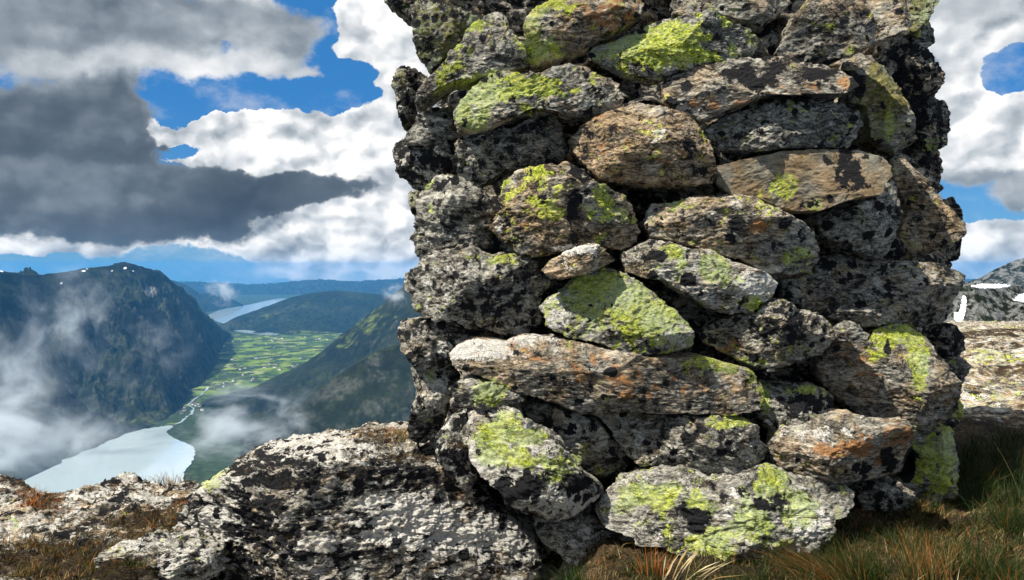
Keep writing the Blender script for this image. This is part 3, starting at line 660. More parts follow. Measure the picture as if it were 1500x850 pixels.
sward([  # n, px box, height, lean x, width, age, spread, red share
    (5200, (1392, 1640, 640, 745), .15, .1, .0030, .16, .15, .03),
    (4200, (1300, 1560, 712, 830), .035, .6, .0026, .70, .22, .10),
    (5600, (1130, 1560, 750, 900), .045, -.2, .0026, .48, .26, .06),
    (1500, (1250, 1400, 735, 800), .05, .3, .0024, .45, .2, .2),
    (3600, (1380, 1600, 745, 880), .085, .1, .0028, .26, .18, .05),
    (2600, (1150, 1400, 785, 880), .07, -.2, .0027, .28, .18, .05),
    ], 'grass', 'dark green and brown grass in the shade at the right foot of the cairn', 'grass')
sward([
    (9000, (-60, 245, 782, 880), .035, .1, .0026, .50, .16, .12),
    (2600, (150, 285, 748, 796), .03, .1, .0024, .55, .16, .15),
    (1100, (20, 105, 720, 755), .026, .1, .0034, .70, .2, .85),
    (500, (246, 284, 736, 752), .022, .1, .0026, .6, .12, .8),
    (2600, (900, 1300, 806, 870), .06, .1, .0026, .26, .18, .03),
    (1500, (1260, 1400, 722, 765), .07, .0, .0026, .24, .18, .03),
    (5200, (560, 1180, 790, 880), .038, .1, .0022, .55, .25, .10),
    (3500, (560, 1160, 815, 885), .03, .1, .0022, .42, .25, .12),
    ], 'ground_cover', 'yellow, olive and rusty moss and heather growing over the bare rock on the left', 'ground cover')
def tuft(label, x, y, n, spread, h, lx, ly, wdt, age, ar, red=0., head=None, z=None, fan=.45, curve=.6, name='grass_tuft', d=None):
    c = on_ground(np.array([float(x)]), np.array([float(y)]))[0] if d is None else np.array(at(x, y, d))
    a = RNG.uniform(0, 2*math.pi, n); r = np.sqrt(RNG.uniform(0, 1, n))*spread
    b = np.stack([r*np.cos(a), r*np.sin(a), np.zeros(n)-.01], 1)
    ln = np.stack([lx+RNG.normal(0, fan, n)+b[:, 0]/max(spread, 1e-3)*.35, ly+RNG.normal(0, fan, n)], 1)
    o = blades(name, b, RNG.uniform(.5, 1., n)*h, ln, RNG.uniform(.7, 1.3, n)*wdt, np.clip(RNG.normal(age, ar, n), 0, 1), (RNG.uniform(0, 1, n) < red)*1., curve, head=head)
    o.location = c
    return tag(o, label, 'grass tuft', 'grass tufts around the cairn')
tuft('olive-brown tuft swept to the left below the centre base stone', 1215, 852, 620, .09, .14, -.8, .1, .0026, .42, .18, .15, fan=.35)
tuft('greenish tuft rising beside the swept olive-brown one', 1265, 847, 420, .06, .13, -.35, .1, .0026, .30, .12, .05, fan=.3)
tuft('straw-yellow upright tuft in the shaded grass, right of the swept tuft', 1362, 842, 300, .06, .14, .02, .1, .0024, .58, .12, .1, fan=.22)
tuft('spreading green tuft at the right, on the brown litter', 1455, 840, 520, .08, .12, .1, .1, .0026, .36, .14, .04, fan=.55)
tuft('dark green tuft close to the green-grey foot stone', 1425, 742, 420, .07, .13, .1, .1, .0028, .20, .12, .03, fan=.4)
tuft('dull green tuft between the brown litter and the straw-yellow tuft', 1325, 800, 360, .06, .10, .1, .1, .0026, .27, .12, .03, fan=.5)
tuft('green tuft at the right border, behind the spreading green tuft', 1490, 775, 460, .08, .13, -.1, .1, .0028, .24, .14, .03, fan=.45)
tuft('short bright green tuft below the mottled grey foot stone', 848, 858, 260, .045, .085, .1, .1, .0034, .24, .07, 0, fan=.6)
tuft('pale dry stalks with seed heads leaning right, below the base stone', 990, 866, 22, .05, .15, .55, .05, .0030, .92, .08, 0, head=.95, fan=.35)
tuft('thin reddish-brown stalks standing in front of the base stone', 958, 848, 40, .03, .13, .0, .05, .0030, .6, .15, .75, fan=.2)
tuft('few thin straw blades leaning left below the dark foot stone', 925, 864, 14, .03, .12, -.35, .05, .0024, .75, .1, 0, fan=.15)
tuft('small fresh green tuft between the bedrock hump and the cairn', 588, 658, 240, .05, .085, .1, 0, .0034, .26, .08, 0, d=2.62, fan=.4)
tuft('dry orange-yellow grass clump on top of the bedrock hump', 562, 640, 420, .10, .06, .1, 0, .0032, .72, .1, .25, d=2.66, fan=.6)
tuft('dry straw grass on the edge of the ledge above the lake', 222, 716, 320, .14, .07, .05, 0, .0030, .72, .1, .25, fan=.5)
tuft('dry tuft standing in the orange moss on the left ledge', 48, 728, 60, .06, .06, .05, 0, .003, .75, .1, .5, fan=.5)

# ---------------------------------------------------------------- mountains, valley and water (true distances, 1000 m below)
ZV = -1000.0
def fl(y): return (CZ-ZV)*F/(y-HY)
def hill_material(name='mountain_slope', k=1.):
    m, t, out = new_mat(name)
    co = t.vm('SCALE', t.n('ShaderNodeTexCoord').outputs['Object'], scale=k)
    nz = t.n('ShaderNodeSeparateXYZ', Vector=t.n('ShaderNodeNewGeometry').outputs['Normal']).outputs[2]
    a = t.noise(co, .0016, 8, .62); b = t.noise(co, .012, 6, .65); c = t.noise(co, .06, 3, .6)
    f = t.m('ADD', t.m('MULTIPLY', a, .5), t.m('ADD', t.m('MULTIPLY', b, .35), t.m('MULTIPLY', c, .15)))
    col = t.ramp(f, [(.36, (.003, .005, .0035)), (.47, (.007, .011, .006)), (.56, (.016, .022, .010)), (.68, (.05, .054, .03))])  # forest tones darkened, cloud shadow on the slopes put into the colour
    col = t.mix(t.ss(t.m('ADD', t.attr('green'), t.m('MULTIPLY', t.m('SUBTRACT', b, .5), 2.)), .3, .9), col, t.ramp(c, [(.3, (.06, .10, .02)), (.7, (.17, .20, .05))]))
    rockm = t.m('MULTIPLY', t.ss(nz, .80, .58), t.ss(b, .46, .60))
    col = t.mix(t.m('MULTIPLY', rockm, .38), col, t.ramp(c, [(.3, (.03, .034, .036)), (.7, (.12, .12, .115))]))
    col = t.mix(t.ss(t.m('ADD', t.attr('stone'), t.m('MULTIPLY', t.m('SUBTRACT', b, .5), 2.2)), .45, .8), col, t.ramp(c, [(.3, (.05, .055, .06)), (.7, (.20, .20, .19))]))
    col = t.mix(t.ss(t.m('ADD', t.attr('snow'), t.m('MULTIPLY', t.m('SUBTRACT', t.noise(co, .02, 6, .68), .5), 2.2)), .55, .66), col, (.86, .88, .92))
    bp = t.n('ShaderNodeBump', Strength=.6, Distance=30./k, Height=f)
    bs = t.n('ShaderNodeBsdfPrincipled', Base_Color=col, Roughness=.95, Normal=bp.outputs[0]); bs.inputs['Specular IOR Level'].default_value = .1
    t.L.new(bs.outputs[0], out.inputs[0]); return m
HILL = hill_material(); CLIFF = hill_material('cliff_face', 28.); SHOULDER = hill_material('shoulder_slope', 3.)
def hill(label, ridge, foot, amp, back=2500., nt=420, ns=140, seed=0, green=(), snow=(), stone=(), base=(0., 0.), mat=None, sc_=1., name='mountain', backdrop=900.):
    R = np.array([at(*q) for q in ridge]); Ft = np.array([at(*q) if len(q) == 3 else at(q[0], q[1], fl(q[1])) for q in foot])
    t0 = np.linspace(0, len(ridge)-1, nt)
    Ri = np.stack([np.interp(t0, np.arange(len(R)), R[:, k]) for k in range(3)], 1)
    Fi = np.stack([np.interp(t0, np.arange(len(Ft)), Ft[:, k]) for k in range(3)], 1)
    kk = np.hanning(15); kk /= kk.sum()
    for A_ in (Ri, Fi):
        for k in range(3):
            pad = np.concatenate([np.full(7, A_[0, k]), A_[:, k], np.full(7, A_[-1, k])]); A_[:, k] = np.convolve(pad, kk, 'valid')
    nb = ns//3
    s = np.concatenate([-np.linspace(1, 0, nb, endpoint=False), np.linspace(0, 1, ns)])
    P = np.zeros((nt, len(s), 3), np.float32)
    for j, q in enumerate(s):
        if q >= 0:
            w = q; zc = q**.82
            P[:, j, 0] = Ri[:, 0]*(1-w)+Fi[:, 0]*w; P[:, j, 1] = Ri[:, 1]*(1-w)+Fi[:, 1]*w; P[:, j, 2] = Ri[:, 2]*(1-zc)+(Fi[:, 2]-12*sc_)*zc
        else:
            P[:, j, 0] = Ri[:, 0]+Ri[:, 0]/Ri[:, 1]*back*(-q); P[:, j, 1] = Ri[:, 1]+back*(-q); P[:, j, 2] = Ri[:, 2]-(-q)**1.3*backdrop
    P = P.reshape(-1, 3); S = np.tile(s, nt)
    N = P.copy()
    w = np.sin(np.clip(np.abs(S), 0, 1)*math.pi)**.7*.9+.10
    dz = (ridged(N/(900.*sc_)+seed, 5, .55)-.55)*amp + fbm(N/(170.*sc_)+seed, 4, .6)*amp*.16
    P[:, 2] += dz*w
    px = CX+P[:, 0]/P[:, 1]*F; py = HY+(CZ-P[:, 2])/P[:, 1]*F
    def blobs(L, b0):
        v = np.full(len(P), b0)
        for x, y, rx, ry, g in L:
            v = v+g*np.exp(-(((px-x)/rx)**2+((py-y)/ry)**2)**2)
        return v*(S >= -.02)
    A = dict(green=blobs(green, base[0]), stone=blobs(stone, base[1]), snow=blobs(snow, 0.))
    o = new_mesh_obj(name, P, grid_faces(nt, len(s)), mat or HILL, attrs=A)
    return tag(o, label, 'mountain', None, 'structure')
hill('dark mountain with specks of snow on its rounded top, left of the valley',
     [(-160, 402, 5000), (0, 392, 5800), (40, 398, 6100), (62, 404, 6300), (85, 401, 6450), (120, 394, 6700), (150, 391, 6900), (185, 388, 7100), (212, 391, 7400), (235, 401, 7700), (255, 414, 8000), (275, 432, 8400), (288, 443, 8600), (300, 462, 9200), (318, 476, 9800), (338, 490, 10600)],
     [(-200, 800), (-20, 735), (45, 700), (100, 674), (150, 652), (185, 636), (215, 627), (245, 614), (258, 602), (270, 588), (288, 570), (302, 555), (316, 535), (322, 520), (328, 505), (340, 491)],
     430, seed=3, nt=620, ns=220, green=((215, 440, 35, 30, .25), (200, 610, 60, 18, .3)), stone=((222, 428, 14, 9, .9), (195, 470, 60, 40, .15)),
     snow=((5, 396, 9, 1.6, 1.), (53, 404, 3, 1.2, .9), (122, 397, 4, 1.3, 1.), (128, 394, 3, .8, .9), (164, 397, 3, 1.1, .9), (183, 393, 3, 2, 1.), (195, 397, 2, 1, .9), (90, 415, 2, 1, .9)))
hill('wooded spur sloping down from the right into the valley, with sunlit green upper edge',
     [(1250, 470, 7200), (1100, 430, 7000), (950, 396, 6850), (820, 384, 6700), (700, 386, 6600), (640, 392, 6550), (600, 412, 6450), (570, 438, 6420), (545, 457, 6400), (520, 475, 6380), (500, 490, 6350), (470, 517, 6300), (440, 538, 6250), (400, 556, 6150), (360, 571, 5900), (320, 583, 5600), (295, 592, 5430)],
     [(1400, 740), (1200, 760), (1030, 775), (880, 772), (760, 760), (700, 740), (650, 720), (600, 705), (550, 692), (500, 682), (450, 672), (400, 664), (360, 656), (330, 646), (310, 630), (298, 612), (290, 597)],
     150, seed=9, green=((540, 470, 26, 22, .5), (505, 497, 22, 16, .4), (585, 465, 22, 20, .25)))  # sunlit upper edge painted as lighter green patches
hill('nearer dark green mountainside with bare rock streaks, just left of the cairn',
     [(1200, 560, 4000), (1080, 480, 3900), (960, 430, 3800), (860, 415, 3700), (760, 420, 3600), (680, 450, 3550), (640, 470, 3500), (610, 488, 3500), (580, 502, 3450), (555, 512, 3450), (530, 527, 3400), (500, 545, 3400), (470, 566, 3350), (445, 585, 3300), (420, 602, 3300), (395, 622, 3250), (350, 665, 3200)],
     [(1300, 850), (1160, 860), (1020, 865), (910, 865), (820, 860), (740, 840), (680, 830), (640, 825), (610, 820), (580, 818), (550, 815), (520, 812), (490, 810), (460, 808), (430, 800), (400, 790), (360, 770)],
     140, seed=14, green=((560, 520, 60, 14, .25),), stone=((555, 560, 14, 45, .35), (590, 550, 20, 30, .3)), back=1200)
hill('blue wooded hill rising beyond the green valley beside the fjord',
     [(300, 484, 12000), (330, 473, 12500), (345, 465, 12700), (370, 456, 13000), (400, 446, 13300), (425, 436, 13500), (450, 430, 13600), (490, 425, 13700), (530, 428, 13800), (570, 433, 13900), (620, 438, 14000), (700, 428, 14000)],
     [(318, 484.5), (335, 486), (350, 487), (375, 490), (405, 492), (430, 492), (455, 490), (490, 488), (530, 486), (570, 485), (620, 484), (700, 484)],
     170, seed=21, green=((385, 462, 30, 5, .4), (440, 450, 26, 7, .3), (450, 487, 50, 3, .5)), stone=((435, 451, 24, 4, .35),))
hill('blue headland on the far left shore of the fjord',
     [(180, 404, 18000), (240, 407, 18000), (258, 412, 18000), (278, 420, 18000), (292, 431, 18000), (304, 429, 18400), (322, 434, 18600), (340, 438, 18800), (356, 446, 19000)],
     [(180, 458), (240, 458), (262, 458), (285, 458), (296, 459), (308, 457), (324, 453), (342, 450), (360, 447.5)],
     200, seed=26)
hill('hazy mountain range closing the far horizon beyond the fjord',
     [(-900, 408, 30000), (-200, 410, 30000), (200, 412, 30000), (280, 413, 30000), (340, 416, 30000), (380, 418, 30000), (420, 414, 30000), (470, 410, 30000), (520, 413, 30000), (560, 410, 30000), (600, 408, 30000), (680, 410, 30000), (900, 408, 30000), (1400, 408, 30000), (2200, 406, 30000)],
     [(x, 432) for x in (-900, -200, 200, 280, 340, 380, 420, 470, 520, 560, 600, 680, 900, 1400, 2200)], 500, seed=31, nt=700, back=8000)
hill('dark grey cliff with a snowfield along its top, beyond the pale rocks on the right',
     [(880, 505, 262), (1020, 462, 262), (1160, 438, 262), (1290, 428, 262), (1340, 424, 262), (1385, 420, 262), (1405, 417, 262), (1430, 413, 262), (1470, 416, 268), (1500, 420, 276), (1600, 424, 290), (1760, 436, 300), (2100, 430, 310), (2600, 450, 320)],
     [(880, 530, 238), (1020, 515, 238), (1160, 505, 238), (1290, 500, 238), (1340, 500, 238), (1385, 500, 236), (1405, 500, 236), (1430, 500, 236), (1470, 500, 238), (1500, 500, 240), (1600, 500, 250), (1760, 500, 260), (2100, 500, 270), (2600, 500, 280)],
     7, seed=41, back=60, sc_=.03, nt=520, ns=200, base=(-1., .62), backdrop=25., mat=CLIFF,
     snow=((1450, 419, 34, 4, 1.), (1498, 437, 16, 7, .95), (1404, 464, 8, 14, .85), (1412, 446, 5, 18, .8), (1530, 432, 30, 8, 1.)))
hill('dark blue mountain shoulder behind the snowy cliff at the right edge',
     [(850, 470, 3000), (950, 432, 3000), (1060, 400, 3000), (1160, 388, 3000), (1260, 402, 3000), (1350, 414, 3000), (1400, 416, 3000), (1438, 406, 3000), (1455, 395, 3000), (1480, 384, 3000), (1500, 378, 3000), (1560, 372, 3000), (1680, 380, 3000), (1850, 400, 3000), (2200, 385, 3000), (2700, 410, 3000)],
     [(850, 520, 2200), (950, 520, 2200), (1060, 520, 2200), (1160, 520, 2200), (1260, 520, 2200), (1350, 520, 2200), (1400, 520, 2200), (1438, 520, 2200), (1455, 520, 2200), (1480, 520, 2200), (1500, 520, 2200), (1560, 520, 2200), (1680, 520, 2200), (1850, 520, 2200), (2200, 520, 2200), (2700, 520, 2200)],
     90, seed=47, back=900, base=(-1., .62), sc_=.5, mat=SHOULDER)

def valley():
    m, t, out = new_mat('valley_floor')
    co = t.n('ShaderNodeTexCoord').outputs['Object']
    field = t.attr('field')
    vx = t.n('ShaderNodeMapping', Vector=t.vm('ADD', co, t.vm('SCALE', t.noise(co, .004, 3, .6, out='Color'), scale=260.)), Rotation=(0, 0, .5), Scale=(1., .62, 1.)).outputs[0]
    cell = t.n('ShaderNodeTexVoronoi', {'feature': 'F1'}, Vector=vx, Scale=.0062)
    cr = t.n('ShaderNodeSeparateColor', Color=cell.outputs['Color']).outputs[0]
    grass = t.ramp(cr, [(.0, (.05, .09, .02)), (.3, (.09, .15, .022)), (.6, (.14, .21, .03)), (.85, (.17, .22, .05)), (1., (.24, .27, .11))])
    edge = t.n('ShaderNodeTexVoronoi', {'feature': 'DISTANCE_TO_EDGE'}, Vector=vx, Scale=.0062).outputs['Distance']
    trees = t.noise(co, .011, 5, .65)
    rows = t.noise(t.n('ShaderNodeMapping', Vector=co, Scale=(1., .8, 1.), Rotation=(0, 0, .35)).outputs[0], .0052, 7, .74)
    tm = t.m('MAXIMUM', t.ss(rows, .475, .53), t.m('MULTIPLY', t.ss(edge, .05, .02), t.ss(trees, .50, .56)))
    wood = t.ramp(t.noise(co, .03, 4, .6), [(.35, (.010, .020, .010)), (.65, (.04, .065, .028))])
    near = t.mix(tm, grass, wood)
    f = t.ss(t.m('ADD', field, t.m('MULTIPLY', t.m('SUBTRACT', t.noise(co, .0028, 5, .6), .5), 1.8)), .42, .55)
    col = t.mix(f, wood, near)
    bs = t.n('ShaderNodeBsdfPrincipled', Base_Color=col, Roughness=.9); bs.inputs['Specular IOR Level'].default_value = .1
    t.L.new(bs.outputs[0], out.inputs[0])
    nu, nv = 360, 420
    tn = np.linspace(-1.2, 1.2, nu); dd = np.geomspace(900, 42000, nv)
    Tn, D = np.meshgrid(tn, dd, indexing='ij'); X = (Tn*D).ravel(); Y = D.ravel()
    P = np.stack([X, Y, np.full_like(X, ZV-6.)], 1); P[:, 2] += np.clip(fbm(P/1500., 3)*6, -4, 4)*.6
    px = CX+X/Y*F; py = HY+(CZ-ZV)/Y*F
    fd = np.zeros(len(X))
    for x, y, rx, ry, g in ((385, 535, 95, 34, 1.1), (330, 562, 60, 22, .9), (400, 500, 80, 14, .6), (460, 505, 60, 18, .35), (275, 590, 40, 26, .35), (225, 610, 60, 16, .3), (480, 490, 70, 5, .7)):
        fd = fd+g*np.exp(-(((px-x)/rx)**2+((py-y)/ry)**2)**2)
    o = new_mesh_obj('valley_floor', P, grid_faces(nu, nv), m, attrs={'field': fd})
    tag(o, 'flat green valley floor with fields, hedgerows and woods far below', 'valley', None, 'structure')
valley()

def water_material():
    m, t, out = new_mat('lake_water')
    co = t.n('ShaderNodeTexCoord').outputs['Object']
    n = t.noise(co, .004, 4, .6)
    bp = t.n('ShaderNodeBump', Strength=.05, Distance=2., Height=t.noise(co, .06, 3, .6))
    bs = t.n('ShaderNodeBsdfPrincipled', Base_Color=t.mix(n, (.34, .43, .46), (.42, .50, .53)), Roughness=t.lin(n, .35, .65, .02, .10), IOR=2.4, Normal=bp.outputs[0])
    t.L.new(bs.outputs[0], out.inputs[0]); return m
WATER = water_material()
def water(name, pts, label, wob=.8):
    P = np.array(pts, float); n = len(P); out = []
    for i in range(n):
        a, b = P[i], P[(i+1) % n]
        k = max(2, int(np.hypot(*(b-a))/2))
        for q in range(k): out.append(a+(b-a)*q/k)
    Q = np.array(out)
    J = np.stack([gnoise(np.stack([Q[:, 0]*.21, Q[:, 1]*.4, Q[:, 0]*0+1], 1)), gnoise(np.stack([Q[:, 0]*.21, Q[:, 1]*.4, Q[:, 0]*0+7], 1))], 1)
    Q = Q+J*np.array([4., 1.5])*wob
    bm = bmesh.new(); vs = []
    for x, y in Q:
        d = fl(y); vs.append(bm.verts.new(((x-CX)/F*d, d, ZV)))
    f = bm.faces.new(vs); bmesh.ops.triangulate(bm, faces=[f]); 
    for f in bm.faces:
        if f.normal.z < 0: f.normal_flip()
    me = bpy.data.meshes.new(name); bm.to_mesh(me); bm.free(); me.materials.append(WATER)
    o = bpy.data.objects.new(name, me); COL.objects.link(o)
    return tag(o, label, 'water', None, 'structure')
water('lake', [(-140, 760), (-40, 716), (45, 690), (90, 668), (150, 646), (190, 632), (215, 628), (250, 623), (254, 625), (243, 633), (252, 641), (272, 649), (285, 656), (286, 666), (279, 680), (270, 692), (262, 730), (100, 860), (-180, 860)], 'pale reflecting lake at the head of the valley below the ledge')
water('fjord', [(300, 464), (318, 455.5), (332, 452), (365, 446.5), (392, 440.5), (408, 437), (440, 437), (415, 443.5), (400, 447.5), (384, 456), (366, 463), (345, 469), (332, 475.5), (320, 472)], 'bright arm of the fjord behind the blue hill', .25)
water('fjord_shore', [(332, 480.5), (352, 482.5), (378, 485.5), (412, 488.5), (404, 491.5), (384, 491), (356, 487.5), (336, 483.5)], 'narrow bay of the fjord at the far end of the green valley', .12)
def river():
    pts = [(251, 624), (268, 617), (273, 610), (281, 606), (284, 598), (276, 593), (284, 585), (297, 577), (301, 571), (306, 567)]
    P = np.array(pts, float); t0 = np.linspace(0, len(P)-1, 160)
    x = np.interp(t0, np.arange(len(P)), P[:, 0])+gnoise(np.stack([t0*1.3, t0*0, t0*0], 1))*2; y = np.interp(t0, np.arange(len(P)), P[:, 1])
    d = fl(y); X = (x-CX)/F*d; w = 7+26*np.clip(gnoise(np.stack([t0*1.9, t0*0+4, t0*0], 1)), -.2, 1)
    V = np.stack([np.stack([X-w, d, d*0+ZV-.5], 1), np.stack([X+w, d, d*0+ZV-.5], 1)], 1).reshape(-1, 3)
    tag(new_mesh_obj('river', V, grid_faces(160, 2)[:, ::-1], WATER), 'thin pale river winding through the valley into the lake', 'water', None, 'structure')
river()
def farmhouses():
    wm, t, out = new_mat('white_house_wall'); t.L.new(t.n('ShaderNodeBsdfPrincipled', Base_Color=(.78, .77, .74), Roughness=.8).outputs[0], out.inputs[0])
    rm, t, out = new_mat('house_roof'); t.L.new(t.n('ShaderNodeBsdfPrincipled', Base_Color=(.12, .10, .10), Roughness=.8).outputs[0], out.inputs[0])
    a, b, h, r = 11., 7., 7., 5.
    wv = [(-a, -b, 0), (a, -b, 0), (a, b, 0), (-a, b, 0), (-a, -b, h), (a, -b, h), (a, b, h), (-a, b, h)]
    rv = [(-a-1, -b-1, h), (a+1, -b-1, h), (a+1, b+1, h), (-a-1, b+1, h), (-a-1, 0, h+r), (a+1, 0, h+r)]
    walls = new_mesh_obj('wall', wv, [(0, 1, 5, 4), (1, 2, 6, 5), (2, 3, 7, 6), (3, 0, 4, 7)], wm, smooth=False)
    rme = bpy.data.meshes.new('roof'); rme.from_pydata(rv, [], [(0, 1, 5, 4), (2, 3, 4, 5), (1, 2, 5), (3, 0, 4)]); rme.materials.append(rm)
    roof = bpy.data.objects.new('roof', rme); COL.objects.link(roof)
    root = bpy.data.objects.new('farmhouse', None); COL.objects.link(root)
    walls.parent = root; roof.parent = root
    tag(root, 'tiny white farmhouse with dark roof on the green valley floor far below', 'house', 'white farmhouses scattered over the valley floor')
    rg = random.Random(5); first = True
    for k in range(90):
        x, y = (rg.gauss(380, 45), rg.gauss(532, 22)) if k < 60 else (rg.gauss(430, 40), rg.gauss(497, 4)) if k < 75 else (rg.gauss(285, 16), rg.gauss(598, 12))
        if y < 493 or y > 615: continue
        if first: o = root; first = False
        else:
            o = root.copy(); COL.objects.link(o)
            for c in (walls, roof):
                cc = c.copy(); COL.objects.link(cc); cc.parent = o
        d = fl(y); s = rg.uniform(.8, 1.7)
        o.location = ((x-CX)/F*d, d, ZV-6); o.rotation_euler = (0, 0, rg.uniform(0, 3.1)); o.scale = (s, s, s)
farmhouses()

# ---------------------------------------------------------------- mist in the valley and the haze of the air
def mist_material(name, dens, soft, sc_=2.2, col=(.86, .93, 1.), seed=0., thr=.46):
    m, t, out = new_mat(name)
    co = t.n('ShaderNodeTexCoord').outputs['Object']
    r = t.vm('LENGTH', co)
    wv = t.vm('ADD', co, t.vm('SCALE', t.vm('SUBTRACT', t.noise(t.vm('ADD', co, (seed*3, 0, 0)), 1.6, 2, .5, out='Color'), (.5, .5, .5)), scale=.9))
    n = t.noise(t.vm('ADD', wv, (seed, seed*.7, 0)), sc_, 4, .62)
    e = t.ss(r, 1., .1)
    den = t.m('MULTIPLY', t.ss(t.m('ADD', t.m('MULTIPLY', t.m('SUBTRACT', n, .5), 1.7), t.m('MULTIPLY', t.m('SUBTRACT', e, .5), .34)), thr-.50, thr-.50+soft*1.6), t.m('MULTIPLY', e, dens*1.7))
    v = t.n('ShaderNodeVolumePrincipled', Color=(*col, 1.), Density=den, Anisotropy=.0)
    t.L.new(v.outputs[0], out.inputs['Volume']); return m
def mist(label, x, y, d, rx, ry, rz, dens, seed, soft=.2, sc_=2.2, thr=.46):
    U, Fc = ico(3)
    o = new_mesh_obj('mist', U*1.02, Fc, mist_material('mist_air_%d' % int(seed*10), dens, soft, sc_, seed=seed, thr=thr))
    o.location = at(x, y, d); o.scale = (rx/F*d, rz, ry/F*d)
    o.visible_shadow = True
    return tag(o, label, 'mist', 'mist drifting in the valley', 'stuff')
mist('grey mist bank welling up from the lake at the lower left', 10, 625, 2700, 260, 170, 420, 1/85., 1.3, .36, 1.9, .49)
mist('pale mist plume rising beside the lake, above the bedrock hump', 365, 622, 2900, 150, 90, 300, 1/60., 2.9, .36, 1.8, .48)
mist('thin ragged wisp on the dark mountain below its left shoulder', 40, 500, 3900, 130, 130, 300, 1/380., 4.1, .36, 2.1, .50)
mist('thin pale wisp on the middle of the dark mountain face', 118, 460, 4300, 90, 110, 300, 1/230., 5.7, .36, 2.0, .48)
mist('faint wisp low on the right flank of the dark mountain', 240, 505, 5200, 100, 95, 300, 1/500., 6.2, .36, 2.0, .50)
mist('small white cloud scrap floating before the blue headland', 325, 428, 11000, 40, 34, 300, 1/200., 7.7, .3, 2.2, .47)
mist('small grey cloud scrap caught on the ridge by the cairn', 580, 432, 5600, 32, 28, 150, 1/120., 8.4, .3, 2.2, .47)
def haze():
    m, t, out = new_mat('haze_air')
    v = t.n('ShaderNodeVolumePrincipled', Color=(.10, .42, .90, 1.), Density=HAZE, Anisotropy=0.)
    t.L.new(v.outputs[0], out.inputs['Volume'])
    x0, x1, y0, y1, z0, z1 = -56000., 56000., -3000., 43500., ZV-150., 170.
    v = [(x, y, z) for x in (x0, x1) for y in (y0, y1) for z in (z0, z1)]
    f = [(0, 1, 3, 2), (4, 6, 7, 5), (0, 4, 5, 1), (2, 3, 7, 6), (0, 2, 6, 4), (1, 5, 7, 3)]
    tag(new_mesh_obj('haze', v, f, m, smooth=False), 'blue haze of the air between the summit and the far mountains', 'haze', None, 'stuff')
HAZE = 2.2e-5
haze()

# ---------------------------------------------------------------- sky with clouds (by compass direction)
SUN_EL, SUN_AZ = math.radians(54), math.radians(-127)      # azimuth from +Y towards +X
w = bpy.data.worlds.new('World'); sc.world = w; w.use_nodes = True; w.node_tree.nodes.clear()
t = NT(w.node_tree); out = t.n('ShaderNodeOutputWorld')
STR = .10
sky = t.n('ShaderNodeTexSky', {'sky_type': 'NISHITA', 'sun_disc': False, 'sun_elevation': SUN_EL, 'sun_rotation': SUN_AZ % (2*math.pi), 'altitude': 1000., 'air_density': 1.0, 'dust_density': .3, 'ozone_density': 2.5})
dirv = t.n('ShaderNodeTexCoord').outputs['Generated']
sp = t.n('ShaderNodeSeparateXYZ', Vector=dirv)
azm = t.m('ARCTAN2', sp.outputs[0], sp.outputs[1]); elv = t.m('ARCSINE', sp.outputs[2])
ae = t.n('ShaderNodeCombineXYZ', X=azm, Y=elv, Z=0.).outputs[0]
wc = t.noise(ae, 6., 4, .55, out='Color', dim='2D')
wf = t.noise(ae, 30., 4, .6, out='Color', dim='2D')
wcs = t.vm('SUBTRACT', wc, (.5, .5, .5)); wfs = t.vm('SUBTRACT', wf, (.5, .5, .5))
calm = t.ss(elv, -.01, .13, .22, 1.)
aw = t.vm('ADD', t.vm('ADD', ae, t.vm('SCALE', wcs, scale=t.m('MULTIPLY', calm, .075))), t.vm('SCALE', wfs, scale=.022))
# each row: x, y, rx, ry (photo pixels, turned into compass direction and elevation), amount, brightness
CUMULUS = """470 20 30 40 -.25 .6
505 108 42 22 -.3 .6
380 150 150 20 -.35 .6
240 150 50 18 -.3 .6
215 252 26 12 -.1 .8
235 215 45 8 .1 .95
550 30 60 60 1.2 .96
590 160 32 70 1.2 1
180 168 32 32 1.1 .93
300 202 95 20 1.2 .96
430 205 100 34 1.2 .97
540 235 60 40 1.2 .90
420 342 95 36 1.2 .88
540 335 70 36 1.2 .90
460 396 46 17 1.1 .88
400 398 30 12 .6 .84
560 372 60 20 1.1 .90
595 398 40 9 1.2 .95
330 425 20 12 .5 .85
90 362 130 8 1.1 .96
160 376 28 8 .9 .95
40 390 90 8 -.2 .8
250 386 70 16 -.25 .8
310 392 50 16 -.15 .8
525 402 22 8 .0 .8
380 412 80 14 -.2 .8
100 418 220 14 -.3 .8
300 446 460 18 -.4 .8
1400 95 60 40 1.1 .92
1470 100 34 26 .0 .8
1445 125 14 12 -.2 .8
1440 190 90 50 1.1 .88
1420 290 46 25 .1 .7
1430 316 60 12 .1 .8
1460 355 80 34 1.1 .92
1420 402 90 14 1 .72
1000 200 260 220 .8 .7"""
VEIL = """50 15 200 55 1.1 .43
260 22 150 48 1.1 .41
425 45 55 50 1 .46
140 96 170 20 1.0 .76
350 103 105 18 1.0 .78
450 113 34 9 .7 .72
45 175 120 62 1.4 .20
150 165 55 48 1.3 .15
195 205 26 26 1.0 .20
60 245 160 40 1.3 .29
50 312 160 46 1.3 .21
250 332 120 26 1.3 .07
360 282 85 30 1.3 .06
470 280 95 20 1.1 .14
160 285 110 42 1.2 .25
1420 10 120 40 1 .62
1420 262 90 22 .9 .52
1485 285 40 30 .9 .42"""
